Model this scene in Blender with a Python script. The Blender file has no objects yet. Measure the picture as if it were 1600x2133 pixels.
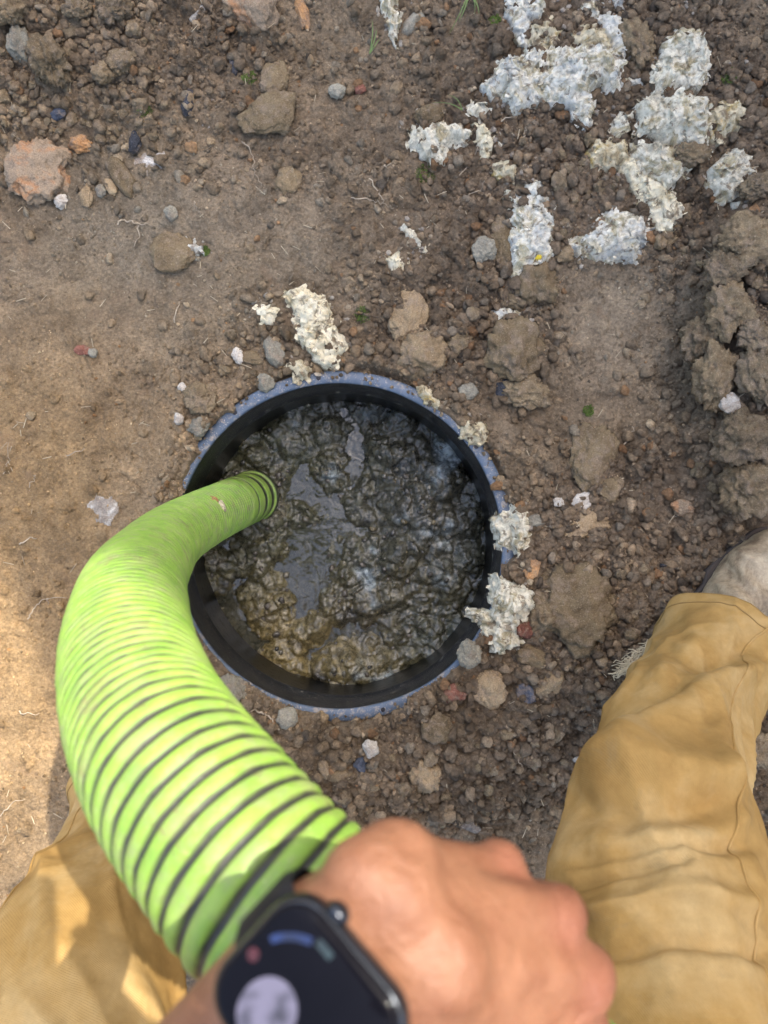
import bpy, bmesh, math, random
import numpy as np
from mathutils import Vector, Matrix, noise as mnoise

# ------------------------------------------------------------------ camera, sky, sun, exposure
CAM_H = 1.40          # phone height above the ground
F = 1600.0            # focal length in pixels of the 1600 x 2133 photograph
sc = bpy.context.scene
cam_d = bpy.data.cameras.new('camera')
cam = bpy.data.objects.new('camera', cam_d)
sc.collection.objects.link(cam)
cam.location = (0, 0, CAM_H)
cam.rotation_euler = (0, 0, 0)
cam_d.sensor_fit = 'VERTICAL'
cam_d.sensor_height = 36.0
cam_d.lens = F / 2133.0 * 36.0
cam_d.clip_start = 0.01
cam_d.clip_end = 2000
cam_d.dof.use_dof = True
cam_d.dof.focus_distance = 1.38
cam_d.dof.aperture_fstop = 8.5
sc.camera = cam

SUN_V = Vector((0.445, 0.490, 1.0)).normalized()      # towards the sun
elev = math.asin(SUN_V.z)
world = bpy.data.worlds.new('World')
sc.world = world
world.use_nodes = True
wn = world.node_tree
wn.nodes.clear()
wo = wn.nodes.new('ShaderNodeOutputWorld')
wb = wn.nodes.new('ShaderNodeBackground')
sky = wn.nodes.new('ShaderNodeTexSky')
sky.sky_type = 'NISHITA'
sky.sun_disc = False
sky.sun_elevation = elev
sky.sun_rotation = math.atan2(SUN_V.x, SUN_V.y)
sky.air_density = 1.0
sky.dust_density = 4.0
sky.ozone_density = 0.6
wb.inputs['Strength'].default_value = 0.15
wn.links.new(sky.outputs[0], wb.inputs['Color'])
wn.links.new(wb.outputs[0], wo.inputs['Surface'])

sun_d = bpy.data.lights.new('sun', 'SUN')
sun_d.energy = 2.1
sun_d.angle = math.radians(0.55)
sun_d.color = (1.0, 0.93, 0.82)
sun = bpy.data.objects.new('sun', sun_d)
sc.collection.objects.link(sun)
sun.rotation_euler = SUN_V.to_track_quat('Z', 'Y').to_euler()

sc.view_settings.view_transform = 'Standard'
sc.view_settings.look = 'None'
sc.view_settings.gamma = 1.0
sc.view_settings.exposure = 1.92

C = sc.collection
R = math.radians
rng = np.random.default_rng(7)
random.seed(7)

# ------------------------------------------------------------------ helpers
def W(px, py, z=0.0):
    """photo pixel at height z -> world point"""
    d = CAM_H - z
    return ((px - 800.0) * d / F, (1066.5 - py) * d / F, z)

_perm = np.random.default_rng(11).permutation(512).astype(np.int64)
_perm = np.concatenate([_perm, _perm, _perm])
_ang = np.random.default_rng(12).normal(size=(512, 3))
_ang /= np.linalg.norm(_ang, axis=1)[:, None]

def perlin(x, y, z=0.0):
    x = np.asarray(x, float); y = np.asarray(y, float); z = np.asarray(z, float) + np.zeros_like(x)
    xi = np.floor(x).astype(np.int64); yi = np.floor(y).astype(np.int64); zi = np.floor(z).astype(np.int64)
    xf = x - xi; yf = y - yi; zf = z - zi
    u = xf**3*(xf*(xf*6-15)+10); v = yf**3*(yf*(yf*6-15)+10); w = zf**3*(zf*(zf*6-15)+10)
    def g(ix, iy, iz, fx, fy, fz):
        h = _perm[(_perm[(_perm[ix & 511] + iy) & 511] + iz) & 511]
        gr = _ang[h & 511]
        return gr[..., 0]*fx + gr[..., 1]*fy + gr[..., 2]*fz
    def lerp(a, b, t): return a + (b-a)*t
    return 1.5*lerp(
        lerp(lerp(g(xi, yi, zi, xf, yf, zf), g(xi+1, yi, zi, xf-1, yf, zf), u),
             lerp(g(xi, yi+1, zi, xf, yf-1, zf), g(xi+1, yi+1, zi, xf-1, yf-1, zf), u), v),
        lerp(lerp(g(xi, yi, zi+1, xf, yf, zf-1), g(xi+1, yi, zi+1, xf-1, yf, zf-1), u),
             lerp(g(xi, yi+1, zi+1, xf, yf-1, zf-1), g(xi+1, yi+1, zi+1, xf-1, yf-1, zf-1), u), v), w)

def fbm(x, y, z=0.0, o=4, gain=0.5):
    a = 1.0; f = 1.0; s = 0.0; n = 0.0
    for k in range(o):
        s = s + a*perlin(np.asarray(x)*f + 17.3*k, np.asarray(y)*f - 9.1*k, np.asarray(z)*f + 5.7*k)
        n += a; a *= gain; f *= 2.03
    return s / n * 1.4

def hsh(i, j, k):
    return (_perm[(_perm[(i*7 + k*131) & 511] + j*13) & 511] + 0.5) / 512.0

def worley(x, y, seed=0):
    """F1, F2 and the id of the nearest cell"""
    x = np.asarray(x, float); y = np.asarray(y, float)
    xi = np.floor(x).astype(np.int64); yi = np.floor(y).astype(np.int64)
    f1 = np.full(x.shape, 9.0); f2 = np.full(x.shape, 9.0); cid = np.zeros(x.shape)
    for dx in (-1, 0, 1):
        for dy in (-1, 0, 1):
            cx = xi+dx; cy = yi+dy
            qx = cx + hsh(cx, cy, seed); qy = cy + hsh(cx, cy, seed+3)
            d = np.hypot(x-qx, y-qy)
            c = hsh(cx, cy, seed+5)
            n = d < f1
            f2 = np.where(n, f1, np.minimum(f2, d))
            cid = np.where(n, c, cid)
            f1 = np.where(n, d, f1)
    return f1, f2, cid

def sstep(a, b, x):
    t = np.clip((x-a)/(b-a), 0, 1)
    return t*t*(3-2*t)

def tag(o, label=None, cat=None, group=None, kind=None):
    if label: o['label'] = label
    if cat: o['category'] = cat
    if group: o['group'] = group
    if kind: o['kind'] = kind
    return o

def empty(name, loc=(0, 0, 0)):
    o = bpy.data.objects.new(name, None)
    C.objects.link(o)
    o.location = loc
    o.empty_display_size = 0.02
    return o

def np_mesh(name, verts, faces, smooth=True):
    """verts (n,3); faces: array (m,3) or (m,4), or a list of such arrays"""
    me = bpy.data.meshes.new(name)
    fl = faces if isinstance(faces, list) else [faces]
    fl = [np.asarray(f, np.int64) for f in fl if len(f)]
    me.vertices.add(len(verts))
    me.vertices.foreach_set('co', np.asarray(verts, np.float32).ravel())
    loops = np.concatenate([f.ravel() for f in fl])
    tot = np.concatenate([np.full(len(f), f.shape[1]) for f in fl])
    me.loops.add(len(loops))
    me.loops.foreach_set('vertex_index', loops.astype(np.int32))
    me.polygons.add(len(tot))
    me.polygons.foreach_set('loop_start', (np.cumsum(tot)-tot).astype(np.int32))
    if smooth:
        me.polygons.foreach_set('use_smooth', np.ones(len(tot), bool))
    me.update(calc_edges=True)
    me.validate()
    return me

def set_col(me, col, name='Col'):
    a = me.attributes.new(name, 'FLOAT_COLOR', 'POINT')
    c = np.ones((len(me.vertices), 4), np.float32)
    c[:, :3] = col
    a.data.foreach_set('color', c.ravel())

def obj(name, me, mat=None, parent=None):
    o = bpy.data.objects.new(name, me)
    C.objects.link(o)
    if mat is not None and not len(me.materials):
        me.materials.append(mat)
    if parent is not None:
        o.parent = parent
    return o

def ico(sub):
    bm = bmesh.new()
    bmesh.ops.create_icosphere(bm, subdivisions=sub, radius=1.0)
    v = np.array([p.co[:] for p in bm.verts]); f = np.array([[p.index for p in q.verts] for q in bm.faces])
    bm.free()
    return v, f
ICO = {k: ico(k) for k in (1, 2, 3, 4, 5)}

# ------------------------------------------------------------------ materials
def new_mat(name):
    m = bpy.data.materials.new(name)
    m.use_nodes = True
    nt = m.node_tree
    b = nt.nodes['Principled BSDF']
    return m, nt, b

def N(nt, t, **kw):
    n = nt.nodes.new(t)
    for k, v in kw.items():
        if k in n.inputs.keys(): n.inputs[k].default_value = v
        else: setattr(n, k, v)
    return n

def noise_node(nt, vec, scale, detail=4, rough=0.6, dist=0.0):
    n = N(nt, 'ShaderNodeTexNoise')
    n.inputs['Scale'].default_value = scale
    n.inputs['Detail'].default_value = detail
    n.inputs['Roughness'].default_value = rough
    n.inputs['Distortion'].default_value = dist
    nt.links.new(vec, n.inputs['Vector'])
    return n

def ramp(nt, fac, stops):
    r = N(nt, 'ShaderNodeValToRGB')
    e = r.color_ramp.elements
    while len(e) < len(stops): e.new(0.5)
    for q, (p, c) in zip(e, stops):
        q.position = p; q.color = (*c, 1) if len(c) == 3 else c
    nt.links.new(fac, r.inputs['Fac'])
    return r

def mix(nt, fac, a, b, mode='MIX'):
    m = N(nt, 'ShaderNodeMix', data_type='RGBA', blend_type=mode)
    for s, v in ((m.inputs[0], fac), (m.inputs[6], a), (m.inputs[7], b)):
        if hasattr(v, 'is_output') or isinstance(v, bpy.types.NodeSocket): nt.links.new(v, s)
        elif isinstance(v, (int, float)): s.default_value = v
        else: s.default_value = (*v, 1)
    return m.outputs[2]

def bump(nt, b, hs, dist, strength=1.0, prev=None):
    n = N(nt, 'ShaderNodeBump')
    n.inputs['Strength'].default_value = strength
    n.inputs['Distance'].default_value = dist
    nt.links.new(hs, n.inputs['Height'])
    if prev is not None: nt.links.new(prev.outputs[0], n.inputs['Normal'])
    nt.links.new(n.outputs[0], b.inputs['Normal'])
    return n

def coords(nt, kind='Object', rand=True):
    t = N(nt, 'ShaderNodeTexCoord')
    v = t.outputs[kind]
    if rand:
        oi = N(nt, 'ShaderNodeObjectInfo')
        m = N(nt, 'ShaderNodeMath', operation='MULTIPLY'); m.inputs[1].default_value = 37.0
        nt.links.new(oi.outputs['Random'], m.inputs[0])
        a = N(nt, 'ShaderNodeVectorMath', operation='ADD')
        nt.links.new(v, a.inputs[0]); nt.links.new(m.outputs[0], a.inputs[1])
        return a.outputs[0]
    return v

def mineral(name, stops, scale=40, rough=0.9, bscale=240, bdist=0.003, speck=None, spec=0.2, fleck=0.12, soil=0.6):
    """earth, stone or crust: a ramp of colours over noise, fine pale grains, fine relief"""
    m, nt, b = new_mat(name)
    v = coords(nt, 'Object', True)
    g = N(nt, 'ShaderNodeNewGeometry').outputs['Position']
    n1 = noise_node(nt, g, scale, 6, 0.62, 0.4)
    c = ramp(nt, n1.outputs['Fac'], stops).outputs[0]
    oi = N(nt, 'ShaderNodeObjectInfo')
    hsv = N(nt, 'ShaderNodeHueSaturation')
    mr = N(nt, 'ShaderNodeMapRange'); mr.inputs[3].default_value = 0.78; mr.inputs[4].default_value = 1.22
    nt.links.new(oi.outputs['Random'], mr.inputs[0]); nt.links.new(mr.outputs[0], hsv.inputs['Value'])
    nt.links.new(c, hsv.inputs['Color'])
    c = hsv.outputs[0]
    n2 = noise_node(nt, g, bscale*1.6, 3, 0.6)
    fl = ramp(nt, n2.outputs['Fac'], [(0.60, (0, 0, 0)), (0.72, (1, 1, 1))]).outputs[0]
    ff = N(nt, 'ShaderNodeMath', operation='MULTIPLY'); ff.inputs[1].default_value = fleck*3
    nt.links.new(fl, ff.inputs[0])
    c = mix(nt, ff.outputs[0], c, speck or (0.42, 0.36, 0.29))
    n7 = noise_node(nt, g, 38, 7, 0.72, 0.4)
    f7 = ramp(nt, n7.outputs['Fac'], [(0.50, (0, 0, 0)), (0.62, (soil,)*3)]).outputs[0]
    c = mix(nt, f7, c, (0.25, 0.190, 0.135))
    r8 = ramp(nt, n2.outputs['Fac'], [(0.3, (0.72, 0.71, 0.70)), (0.5, (1, 1, 1)), (0.7, (1.22, 1.2, 1.17))]).outputs[0]
    c = mix(nt, 1.0, c, r8, 'MULTIPLY')
    nt.links.new(c, b.inputs['Base Color'])
    b.inputs['Roughness'].default_value = rough
    b.inputs['Specular IOR Level'].default_value = spec
    n3 = noise_node(nt, g, bscale, 8, 0.7)
    bp = bump(nt, b, n3.outputs['Fac'], bdist)
    return m

def soil_mat(name, vary=True, rough=0.95, spec=0.2):
    """soil: its own colour from the attribute, mottled, with grains"""
    m, nt, b = new_mat(name)
    at = N(nt, 'ShaderNodeAttribute', attribute_name='Col')
    g = N(nt, 'ShaderNodeNewGeometry').outputs['Position']
    n1 = noise_node(nt, g, 22, 8, 0.68, 0.3)
    r1 = ramp(nt, n1.outputs['Fac'], [(0.28, (0.62, 0.60, 0.58)), (0.5, (1, 1, 1)), (0.74, (1.36, 1.33, 1.28))])
    c = mix(nt, 1.0, at.outputs['Color'], r1.outputs[0], 'MULTIPLY')
    n0 = noise_node(nt, g, 5.5, 5, 0.6, 0.8)
    r0 = ramp(nt, n0.outputs['Fac'], [(0.32, (0.74, 0.72, 0.70)), (0.5, (1, 1, 1)), (0.68, (1.20, 1.20, 1.20))])
    c = mix(nt, 1.0, c, r0.outputs[0], 'MULTIPLY')
    n2 = noise_node(nt, g, 170, 6, 0.7)
    r2 = ramp(nt, n2.outputs['Fac'], [(0.30, (0.58, 0.57, 0.55)), (0.55, (1, 1, 1)), (0.72, (1.42, 1.40, 1.36))])
    c = mix(nt, 1.0, c, r2.outputs[0], 'MULTIPLY')
    if vary:
        n4 = noise_node(nt, g, 620, 2, 0.5)
        f4 = ramp(nt, n4.outputs['Fac'], [(0.66, (0, 0, 0)), (0.74, (0.7, 0.7, 0.7))])
        c = mix(nt, f4.outputs[0], c, (0.46, 0.41, 0.34))
        n5 = noise_node(nt, g, 9, 4, 0.6, 1.0)
        f5 = ramp(nt, n5.outputs['Fac'], [(0.60, (0, 0, 0)), (0.72, (0.55, 0.55, 0.55))])
        c = mix(nt, f5.outputs[0], c, (0.30, 0.20, 0.12))
    nt.links.new(c, b.inputs['Base Color'])
    b.inputs['Roughness'].default_value = rough
    b.inputs['Specular IOR Level'].default_value = spec
    n3 = noise_node(nt, g, 330, 8, 0.75)
    p = bump(nt, b, n3.outputs['Fac'], 0.006)
    n6 = noise_node(nt, g, 90, 6, 0.7)
    bump(nt, b, n6.outputs['Fac'], 0.008, 0.9, p)
    return m

M = {}
M['soil'] = soil_mat('soil')
M['crumb'] = soil_mat('soil_crumbs', False)
M['clod'] = mineral('clod_earth', [(0.25, (0.107, 0.076, 0.044)), (0.5, (0.186, 0.137, 0.079)), (0.75, (0.265, 0.201, 0.118))], 60)
M['clod_dark'] = mineral('clod_dark_earth', [(0.25, (0.101, 0.074, 0.047)), (0.5, (0.173, 0.130, 0.079)), (0.75, (0.260, 0.202, 0.123))], 60)
M['brown'] = mineral('brown_stone', [(0.25, (0.118, 0.081, 0.043)), (0.5, (0.181, 0.131, 0.073)), (0.8, (0.243, 0.184, 0.103))], 28, bdist=0.0024)
M['tan'] = mineral('tan_stone', [(0.25, (0.191, 0.138, 0.079)), (0.5, (0.282, 0.202, 0.115)), (0.8, (0.348, 0.268, 0.158))], 25, bdist=0.002)
M['orange'] = mineral('ochre_stone', [(0.3, (0.196, 0.127, 0.081)), (0.5, (0.414, 0.218, 0.092)), (0.8, (0.483, 0.310, 0.161))], 45)
M['rust'] = mineral('rust_mottled_stone', [(0.3, (0.237, 0.177, 0.118)), (0.48, (0.296, 0.220, 0.144)), (0.58, (0.380, 0.196, 0.094)), (0.7, (0.309, 0.245, 0.166))], 18)
M['red'] = mineral('red_stone', [(0.3, (0.15, 0.06, 0.04)), (0.6, (0.26, 0.11, 0.075))], 40)
M['grey'] = mineral('grey_stone', [(0.25, (0.155, 0.138, 0.105)), (0.5, (0.250, 0.229, 0.174)), (0.8, (0.357, 0.331, 0.253))], 35, bdist=0.002)
M['blue'] = mineral('blue_grey_stone', [(0.3, (0.035, 0.042, 0.06)), (0.6, (0.085, 0.095, 0.12)), (0.8, (0.15, 0.16, 0.18))], 50, rough=0.6, bdist=0.002, fleck=0.05)
M['coal'] = mineral('charcoal', [(0.3, (0.018, 0.018, 0.022)), (0.6, (0.06, 0.062, 0.07)), (0.8, (0.14, 0.14, 0.145))], 70, rough=0.5, fleck=0.06)
M['pale'] = mineral('pale_stone', [(0.25, (0.33, 0.28, 0.22)), (0.5, (0.47, 0.42, 0.35)), (0.8, (0.6, 0.56, 0.48))], 45, bdist=0.002)
M['bark'] = mineral('weathered_bark', [(0.25, (0.104, 0.085, 0.072)), (0.5, (0.208, 0.182, 0.156)), (0.8, (0.364, 0.332, 0.293))], 90)
M['lime'] = mineral('pale_crust_in_soil', [(0.3, (0.230, 0.178, 0.138)), (0.5, (0.368, 0.322, 0.265)), (0.62, (0.632, 0.598, 0.529)), (0.8, (0.713, 0.690, 0.632))], 45)

def scum_mat(name, stops):
    m, nt, b = new_mat(name)
    g = N(nt, 'ShaderNodeNewGeometry').outputs['Position']
    n1 = noise_node(nt, g, 26, 8, 0.66, 0.8)
    c = ramp(nt, n1.outputs['Fac'], stops).outputs[0]
    n2 = noise_node(nt, g, 120, 6, 0.7, 0.3)
    r2 = ramp(nt, n2.outputs['Fac'], [(0.30, (0.50, 0.47, 0.42)), (0.48, (0.95, 0.95, 0.95)), (0.7, (1.12, 1.12, 1.12))])
    c = mix(nt, 1.0, c, r2.outputs[0], 'MULTIPLY')
    n5 = noise_node(nt, g, 48, 5, 0.65, 0.5)
    f5 = ramp(nt, n5.outputs['Fac'], [(0.555, (0, 0, 0)), (0.625, (0.8, 0.8, 0.8))])
    c = mix(nt, f5.outputs[0], c, (0.18, 0.14, 0.10))
    c = mix(nt, 1.0, c, (1.24, 1.17, 1.00), 'MULTIPLY')
    nt.links.new(c, b.inputs['Base Color'])
    b.inputs['Roughness'].default_value = 0.85
    b.inputs['Specular IOR Level'].default_value = 0.25
    n3 = noise_node(nt, g, 200, 10, 0.8, 0.6)
    p = bump(nt, b, n3.outputs['Fac'], 0.0035)
    n8 = noise_node(nt, g, 70, 8, 0.75, 1.2)
    bump(nt, b, n8.outputs['Fac'], 0.005, 0.7, p)
    return m
M['scum'] = scum_mat('dried_scum', [(0.25, (0.20, 0.19, 0.17)), (0.40, (0.60, 0.585, 0.52)), (0.50, (0.72, 0.71, 0.66)), (0.60, (0.42, 0.37, 0.25)), (0.72, (0.52, 0.53, 0.52)), (0.85, (0.74, 0.73, 0.68))])
M['scum_blue'] = scum_mat('dried_scum_bluish', [(0.25, (0.17, 0.185, 0.21)), (0.40, (0.52, 0.545, 0.57)), (0.52, (0.74, 0.735, 0.70)), (0.62, (0.45, 0.41, 0.29)), (0.72, (0.44, 0.475, 0.53)), (0.85, (0.74, 0.74, 0.70))])
M['scum_tan'] = scum_mat('dried_scum_tan', [(0.25, (0.22, 0.18, 0.125)), (0.42, (0.48, 0.42, 0.30)), (0.53, (0.62, 0.58, 0.47)), (0.66, (0.44, 0.32, 0.11)), (0.8, (0.64, 0.61, 0.53))])
M['scum_cream'] = scum_mat('dried_scum_cream', [(0.25, (0.50, 0.42, 0.26)), (0.45, (0.74, 0.69, 0.55)), (0.6, (0.80, 0.77, 0.67)), (0.8, (0.64, 0.54, 0.34))])


def plain(name, col, rough=0.5, spec=0.5, metal=0.0, bs=None, bd=0.001, var=0.12, vs=60):
    m, nt, b = new_mat(name)
    g = coords(nt, 'Object', True)
    n = noise_node(nt, g, vs, 5, 0.6)
    lo = tuple(max(0, x*(1-var)) for x in col); hi = tuple(min(1, x*(1+var)) for x in col)
    c = ramp(nt, n.outputs['Fac'], [(0.3, lo), (0.7, hi)]).outputs[0]
    nt.links.new(c, b.inputs['Base Color'])
    b.inputs['Roughness'].default_value = rough
    b.inputs['Specular IOR Level'].default_value = spec
    b.inputs['Metallic'].default_value = metal
    if bs:
        n2 = noise_node(nt, g, bs, 5, 0.65)
        bump(nt, b, n2.outputs['Fac'], bd)
    return m
M['root'] = plain('dry_root', (0.42, 0.34, 0.24), 0.9, 0.2, var=0.35)
M['straw'] = plain('dry_straw', (0.55, 0.45, 0.30), 0.8, 0.3, var=0.3)
M['moss'] = plain('moss', (0.11, 0.15, 0.035), 0.9, 0.2, var=0.4)
M['grass'] = plain('grass_blade', (0.14, 0.20, 0.06), 0.6, 0.3, var=0.3)
M['wood'] = plain('split_wood', (0.62, 0.52, 0.38), 0.8, 0.2, bs=150, var=0.25)

# ------------------------------------------------------------------ the riser's place
RC = (-0.0814, -0.0620)     # centre of the riser
RI, RO = 0.296, 0.319       # inner rim, outer edge of its flange
RIM_Z = 0.006
SLUDGE_Z = -0.215

# ------------------------------------------------------------------ ground
SCL = F / CAM_H             # pixels per metre on the ground
def blob(px, py, cx, cy, sx, sy, p=2.0):
    return np.exp(-(np.abs((px-cx)/sx)**p + np.abs((py-cy)/sy)**p))

def rough_map(px, py):
    r = 0.06 + 0*px
    for cx, cy, sx, sy, a in (
            (60, 110, 330, 230, 1.0), (330, 60, 220, 130, .8), (1250, 60, 420, 330, .62), (1130, 330, 330, 260, .7), (1420, 420, 260, 260, .8),
            (1560, 760, 130, 420, 1.0), (1080, 640, 190, 130, .5), (620, 720, 200, 90, .7), (960, 760, 200, 110, .55), (400, 860, 80, 120, .55),
            (1250, 1180, 260, 230, .85), (1120, 1330, 140, 170, .9), (800, 1600, 330, 170, .95), (1090, 1530, 220, 220, .95),
            (1560, 1500, 120, 500, .9), (1350, 1000, 200, 130, .6), (860, 640, 160, 100, .45), (560, 280, 240, 160, .28), (420, 1480, 120, 120, .6),
            (1330, 1750, 80, 160, .25)):
        r = r + a*blob(px, py, cx, cy, sx, sy)
    # smooth trodden places
    for cx, cy, sx, sy, a in ((180, 650, 230, 190, .8), (1265, 640, 110, 120, .9), (1180, 1800, 110, 70, .9), (60, 1200, 220, 400, .8), (1210, 860, 110, 90, .35)):
        r = r * (1 - a*blob(px, py, cx, cy, sx, sy))
    return np.clip(r, 0.03, 1.0)

def macro(px, py, x, y):
    h = 0.010*fbm(x*2.3, y*2.3, 1.0, 3)
    h = h + 0.045*blob(px, py, -60, 40, 330, 260) + 0.018*blob(px, py, 1300, 180, 420, 320)
    h = h + 0.050*blob(px, py, 1680, 300, 240, 260)
    h = h + 0.085*sstep(1405 + 30*fbm(y*9, x*2, 4.0, 2), 1520, px)*sstep(1120, 960, py)*sstep(400, 560, py)
    h = h - 0.018*blob(px, py, 1290, 660, 120, 130)
    h = h + 0.010*blob(px, py, 840, 1600, 330, 140) + 0.012*blob(px, py, 1200, 1250, 200, 180)
    h = h + 0.030*blob(px, py, 1700, 1600, 160, 500)
    h = h - 0.006*blob(px, py, 1190, 1800, 90, 90)
    return h

def soil_edge(th):
    """radius out to which the flange is bare, by angle (0 = right, counter-clockwise)"""
    d = (np.degrees(th)+360) % 360
    bare = np.zeros_like(d)
    for a0, a1, dep in ((-6, 20, .72), (20, 38, .95), (38, 58, .45), (58, 100, 1.0), (100, 128, .9), (128, 146, .75), (146, 160, .45),
                        (252, 264, .45), (264, 294, .8), (306, 318, .45), (330, 336, .6)):
        c = ((d - a0 + 360) % 360)
        w = (a1 - a0)
        bare = np.maximum(bare, dep*sstep(-3, 3, np.minimum(c, w-c)+0*c)*(c < w+2))
    return bare

def soil_height(x, y, fine=True):
    x = np.asarray(x, float); y = np.asarray(y, float)
    px = 800 + x*SCL; py = 1066.5 - y*SCL
    r = rough_map(px, py)
    far = sstep(1.6, 3.0, np.hypot(x, y))
    h = macro(px, py, x, y)*(1-far) + 0.03*far*fbm(x*0.25, y*0.25, 2.0, 3)
    # level the soil at the flange
    dx = x-RC[0]; dy = y-RC[1]
    rr = np.hypot(dx, dy); th = np.arctan2(dy, dx)
    near = 1 - sstep(RO+0.01, RO+0.16, rr)
    h = h*(1-near) + near*0.004
    if fine:
        wx = x + 0.009*fbm(x*36, y*36, 3.0, 3); wy = y + 0.009*fbm(x*36, y*36, 8.0, 3)
        h = h + (0.0035 + 0.012*r)*fbm(x*8, y*8, 5.0, 4) + (0.0012+0.005*r)*fbm(x*45, y*45, 2.0, 3)
        for s, amp, seed, thr in ((0.060, .40, 1, .50), (0.034, .55, 21, .33), (0.019, .50, 41, .28), (0.0105, .45, 61, .32)):
            f1, f2, c = worley(wx/s, wy/s, seed)
            rad = 0.25 + 0.42*c
            dome = np.sqrt(np.clip(rad*rad - f1*f1, 0, None))*s
            dome = np.minimum(dome, (.16+.22*(c*3.7 % 1.0))*s*(1+.5*fbm(wx/s*1.5, wy/s*1.5, 4.0, 2)))*1.35
            on = sstep(thr, thr+0.15, (c*7.13 % 1.0)*0.55 + r*0.62)
            h = h + amp*dome*on*(0.45+0.55*r)
        # hairline cracks where the soil is trodden flat
        f1, f2, c = worley(wx/0.055, wy/0.055, 81)
        crack = (1 - sstep(0.0, 0.055, f2-f1))*sstep(0.0, 0.35, fbm(x*6, y*6, 9.0, 2))
        h = h - 0.004*crack*(1-r)
    e = soil_edge(th)
    lim = RI - 0.014 + (RO-RI+0.020)*e + 0.004*fbm(dx*60, dy*60, 3.3, 3)*sstep(0, .2, e)
    cover = sstep(-0.002, 0.010, rr-lim)
    base = RIM_Z - 0.02
    hc = np.maximum(h, 0.004) + 0.013*(1-e)*(1-sstep(RO+.005, RO+0.05, rr))
    h = np.where(rr < RO+0.05, base + (hc-base)*cover, h)
    return h

def soil_color(x, y):
    px = 800 + x*SCL; py = 1066.5 - y*SCL
    r = rough_map(px, py)
    brown = np.array([0.285, 0.218, 0.168]); dark = np.array([0.222, 0.168, 0.134]); tan = np.array([0.385, 0.262, 0.155]); grey = np.array([0.31, 0.262, 0.218])
    n = fbm(x*3.0, y*3.0, 12.0, 4)
    c = brown[None, :] + np.zeros((len(x), 3))
    def m(c, k, w): return c*(1-w[:, None]) + k[None, :]*w[:, None]
    c = m(c, grey, np.clip(0.5*blob(px, py, 330, 560, 420, 300) + 0.5*n, 0, .7))
    c = m(c, tan, np.clip(1.1*blob(px, py, 10, 1330, 260, 480) + 0.55*blob(px, py, 120, 880, 260, 230) + 0.25*fbm(x*5, y*5, 3.0, 3), 0, .95))
    c = m(c, dark, np.clip(0.75*sstep(.35, 1, r)*(0.55+0.6*sstep(300, 1200, px)) + 0.35*fbm(x*7, y*7, 6.0, 3), 0, .9))
    c = m(c, dark, np.clip(0.6*blob(px, py, 1150, 380, 400, 300), 0, .7))
    c = m(c, np.array([0.42, 0.345, 0.285]), np.clip(0.9*blob(px, py, 1275, 640, 120, 130), 0, .9))
    c = c*np.array([1.05, 1.02, .845])
    c = m(c, tan*0.95, np.clip(0.8*sstep(2.0, 5.0, np.hypot(x, y)) , 0, .8))
    return c

def axis(lo, hi, step, far, k=1.22):
    a = list(np.arange(lo, hi+step/2, step))
    d = step; p = a[-1]; up = []
    while p < far: d *= k; p += d; up.append(p)
    d = step; p = a[0]; dn = []
    while p > -far: d *= k; p -= d; dn.append(p)
    return np.array(dn[::-1] + a + up)

gx = axis(-0.80, 0.84, 0.0031, 900.0); gy = axis(-1.02, 1.02, 0.0031, 900.0)
GX, GY = np.meshgrid(gx, gy)
fx, fy = GX.ravel(), GY.ravel()
gz = soil_height(fx, fy)
nx, ny = len(gx), len(gy)
ii, jj = np.meshgrid(np.arange(nx-1), np.arange(ny-1))
q = (jj*nx+ii).ravel()
quads = np.stack([q, q+1, q+nx+1, q+nx], 1)
rr = np.hypot(fx-RC[0], fy-RC[1])
thg = np.arctan2(fy-RC[1], fx-RC[0])
quads = quads[(rr-0.0025+0.006*(1-soil_edge(thg))*(0.5+0.8*fbm(fx*18, fy*18, 5.0, 2)))[quads].min(1) > RI]
used = np.zeros(len(fx), bool); used[quads.ravel()] = True
idx = np.cumsum(used)-1
gme = np_mesh('ground', np.stack([fx, fy, gz], 1)[used], idx[quads])
set_col(gme, soil_color(fx, fy)[used])
ground = tag(obj('ground', gme, M['soil']), 'bare brown soil, trodden flat at left and loose elsewhere', kind='structure')

def gh(x, y, fine=False):
    return float(soil_height(np.array([x]), np.array([y]), fine)[0])

# ------------------------------------------------------------------ riser, sludge and liquid in the pit
def ring_mesh(name, prof, n=160, jit=0.0, seed=0):
    """lathe a profile [(r,z)] about the riser's centre"""
    P = np.array(prof); k = len(P)
    th = np.linspace(0, 2*math.pi, n, endpoint=False)
    v = np.zeros((n, k, 3))
    for a in range(k):
        rad = P[a, 0] + jit*fbm(np.cos(th)*2+seed, np.sin(th)*2, a*0.15, 2)
        v[:, a, 0] = rad*np.cos(th); v[:, a, 1] = rad*np.sin(th); v[:, a, 2] = P[a, 1]
    i, j = np.meshgrid(np.arange(n), np.arange(k-1), indexing='ij')
    a = i*k+j; b = ((i+1) % n)*k+j
    f = np.stack([a.ravel(), (a+1).ravel(), (b+1).ravel(), b.ravel()], 1)
    return np_mesh(name, v.reshape(-1, 3), f)

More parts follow.
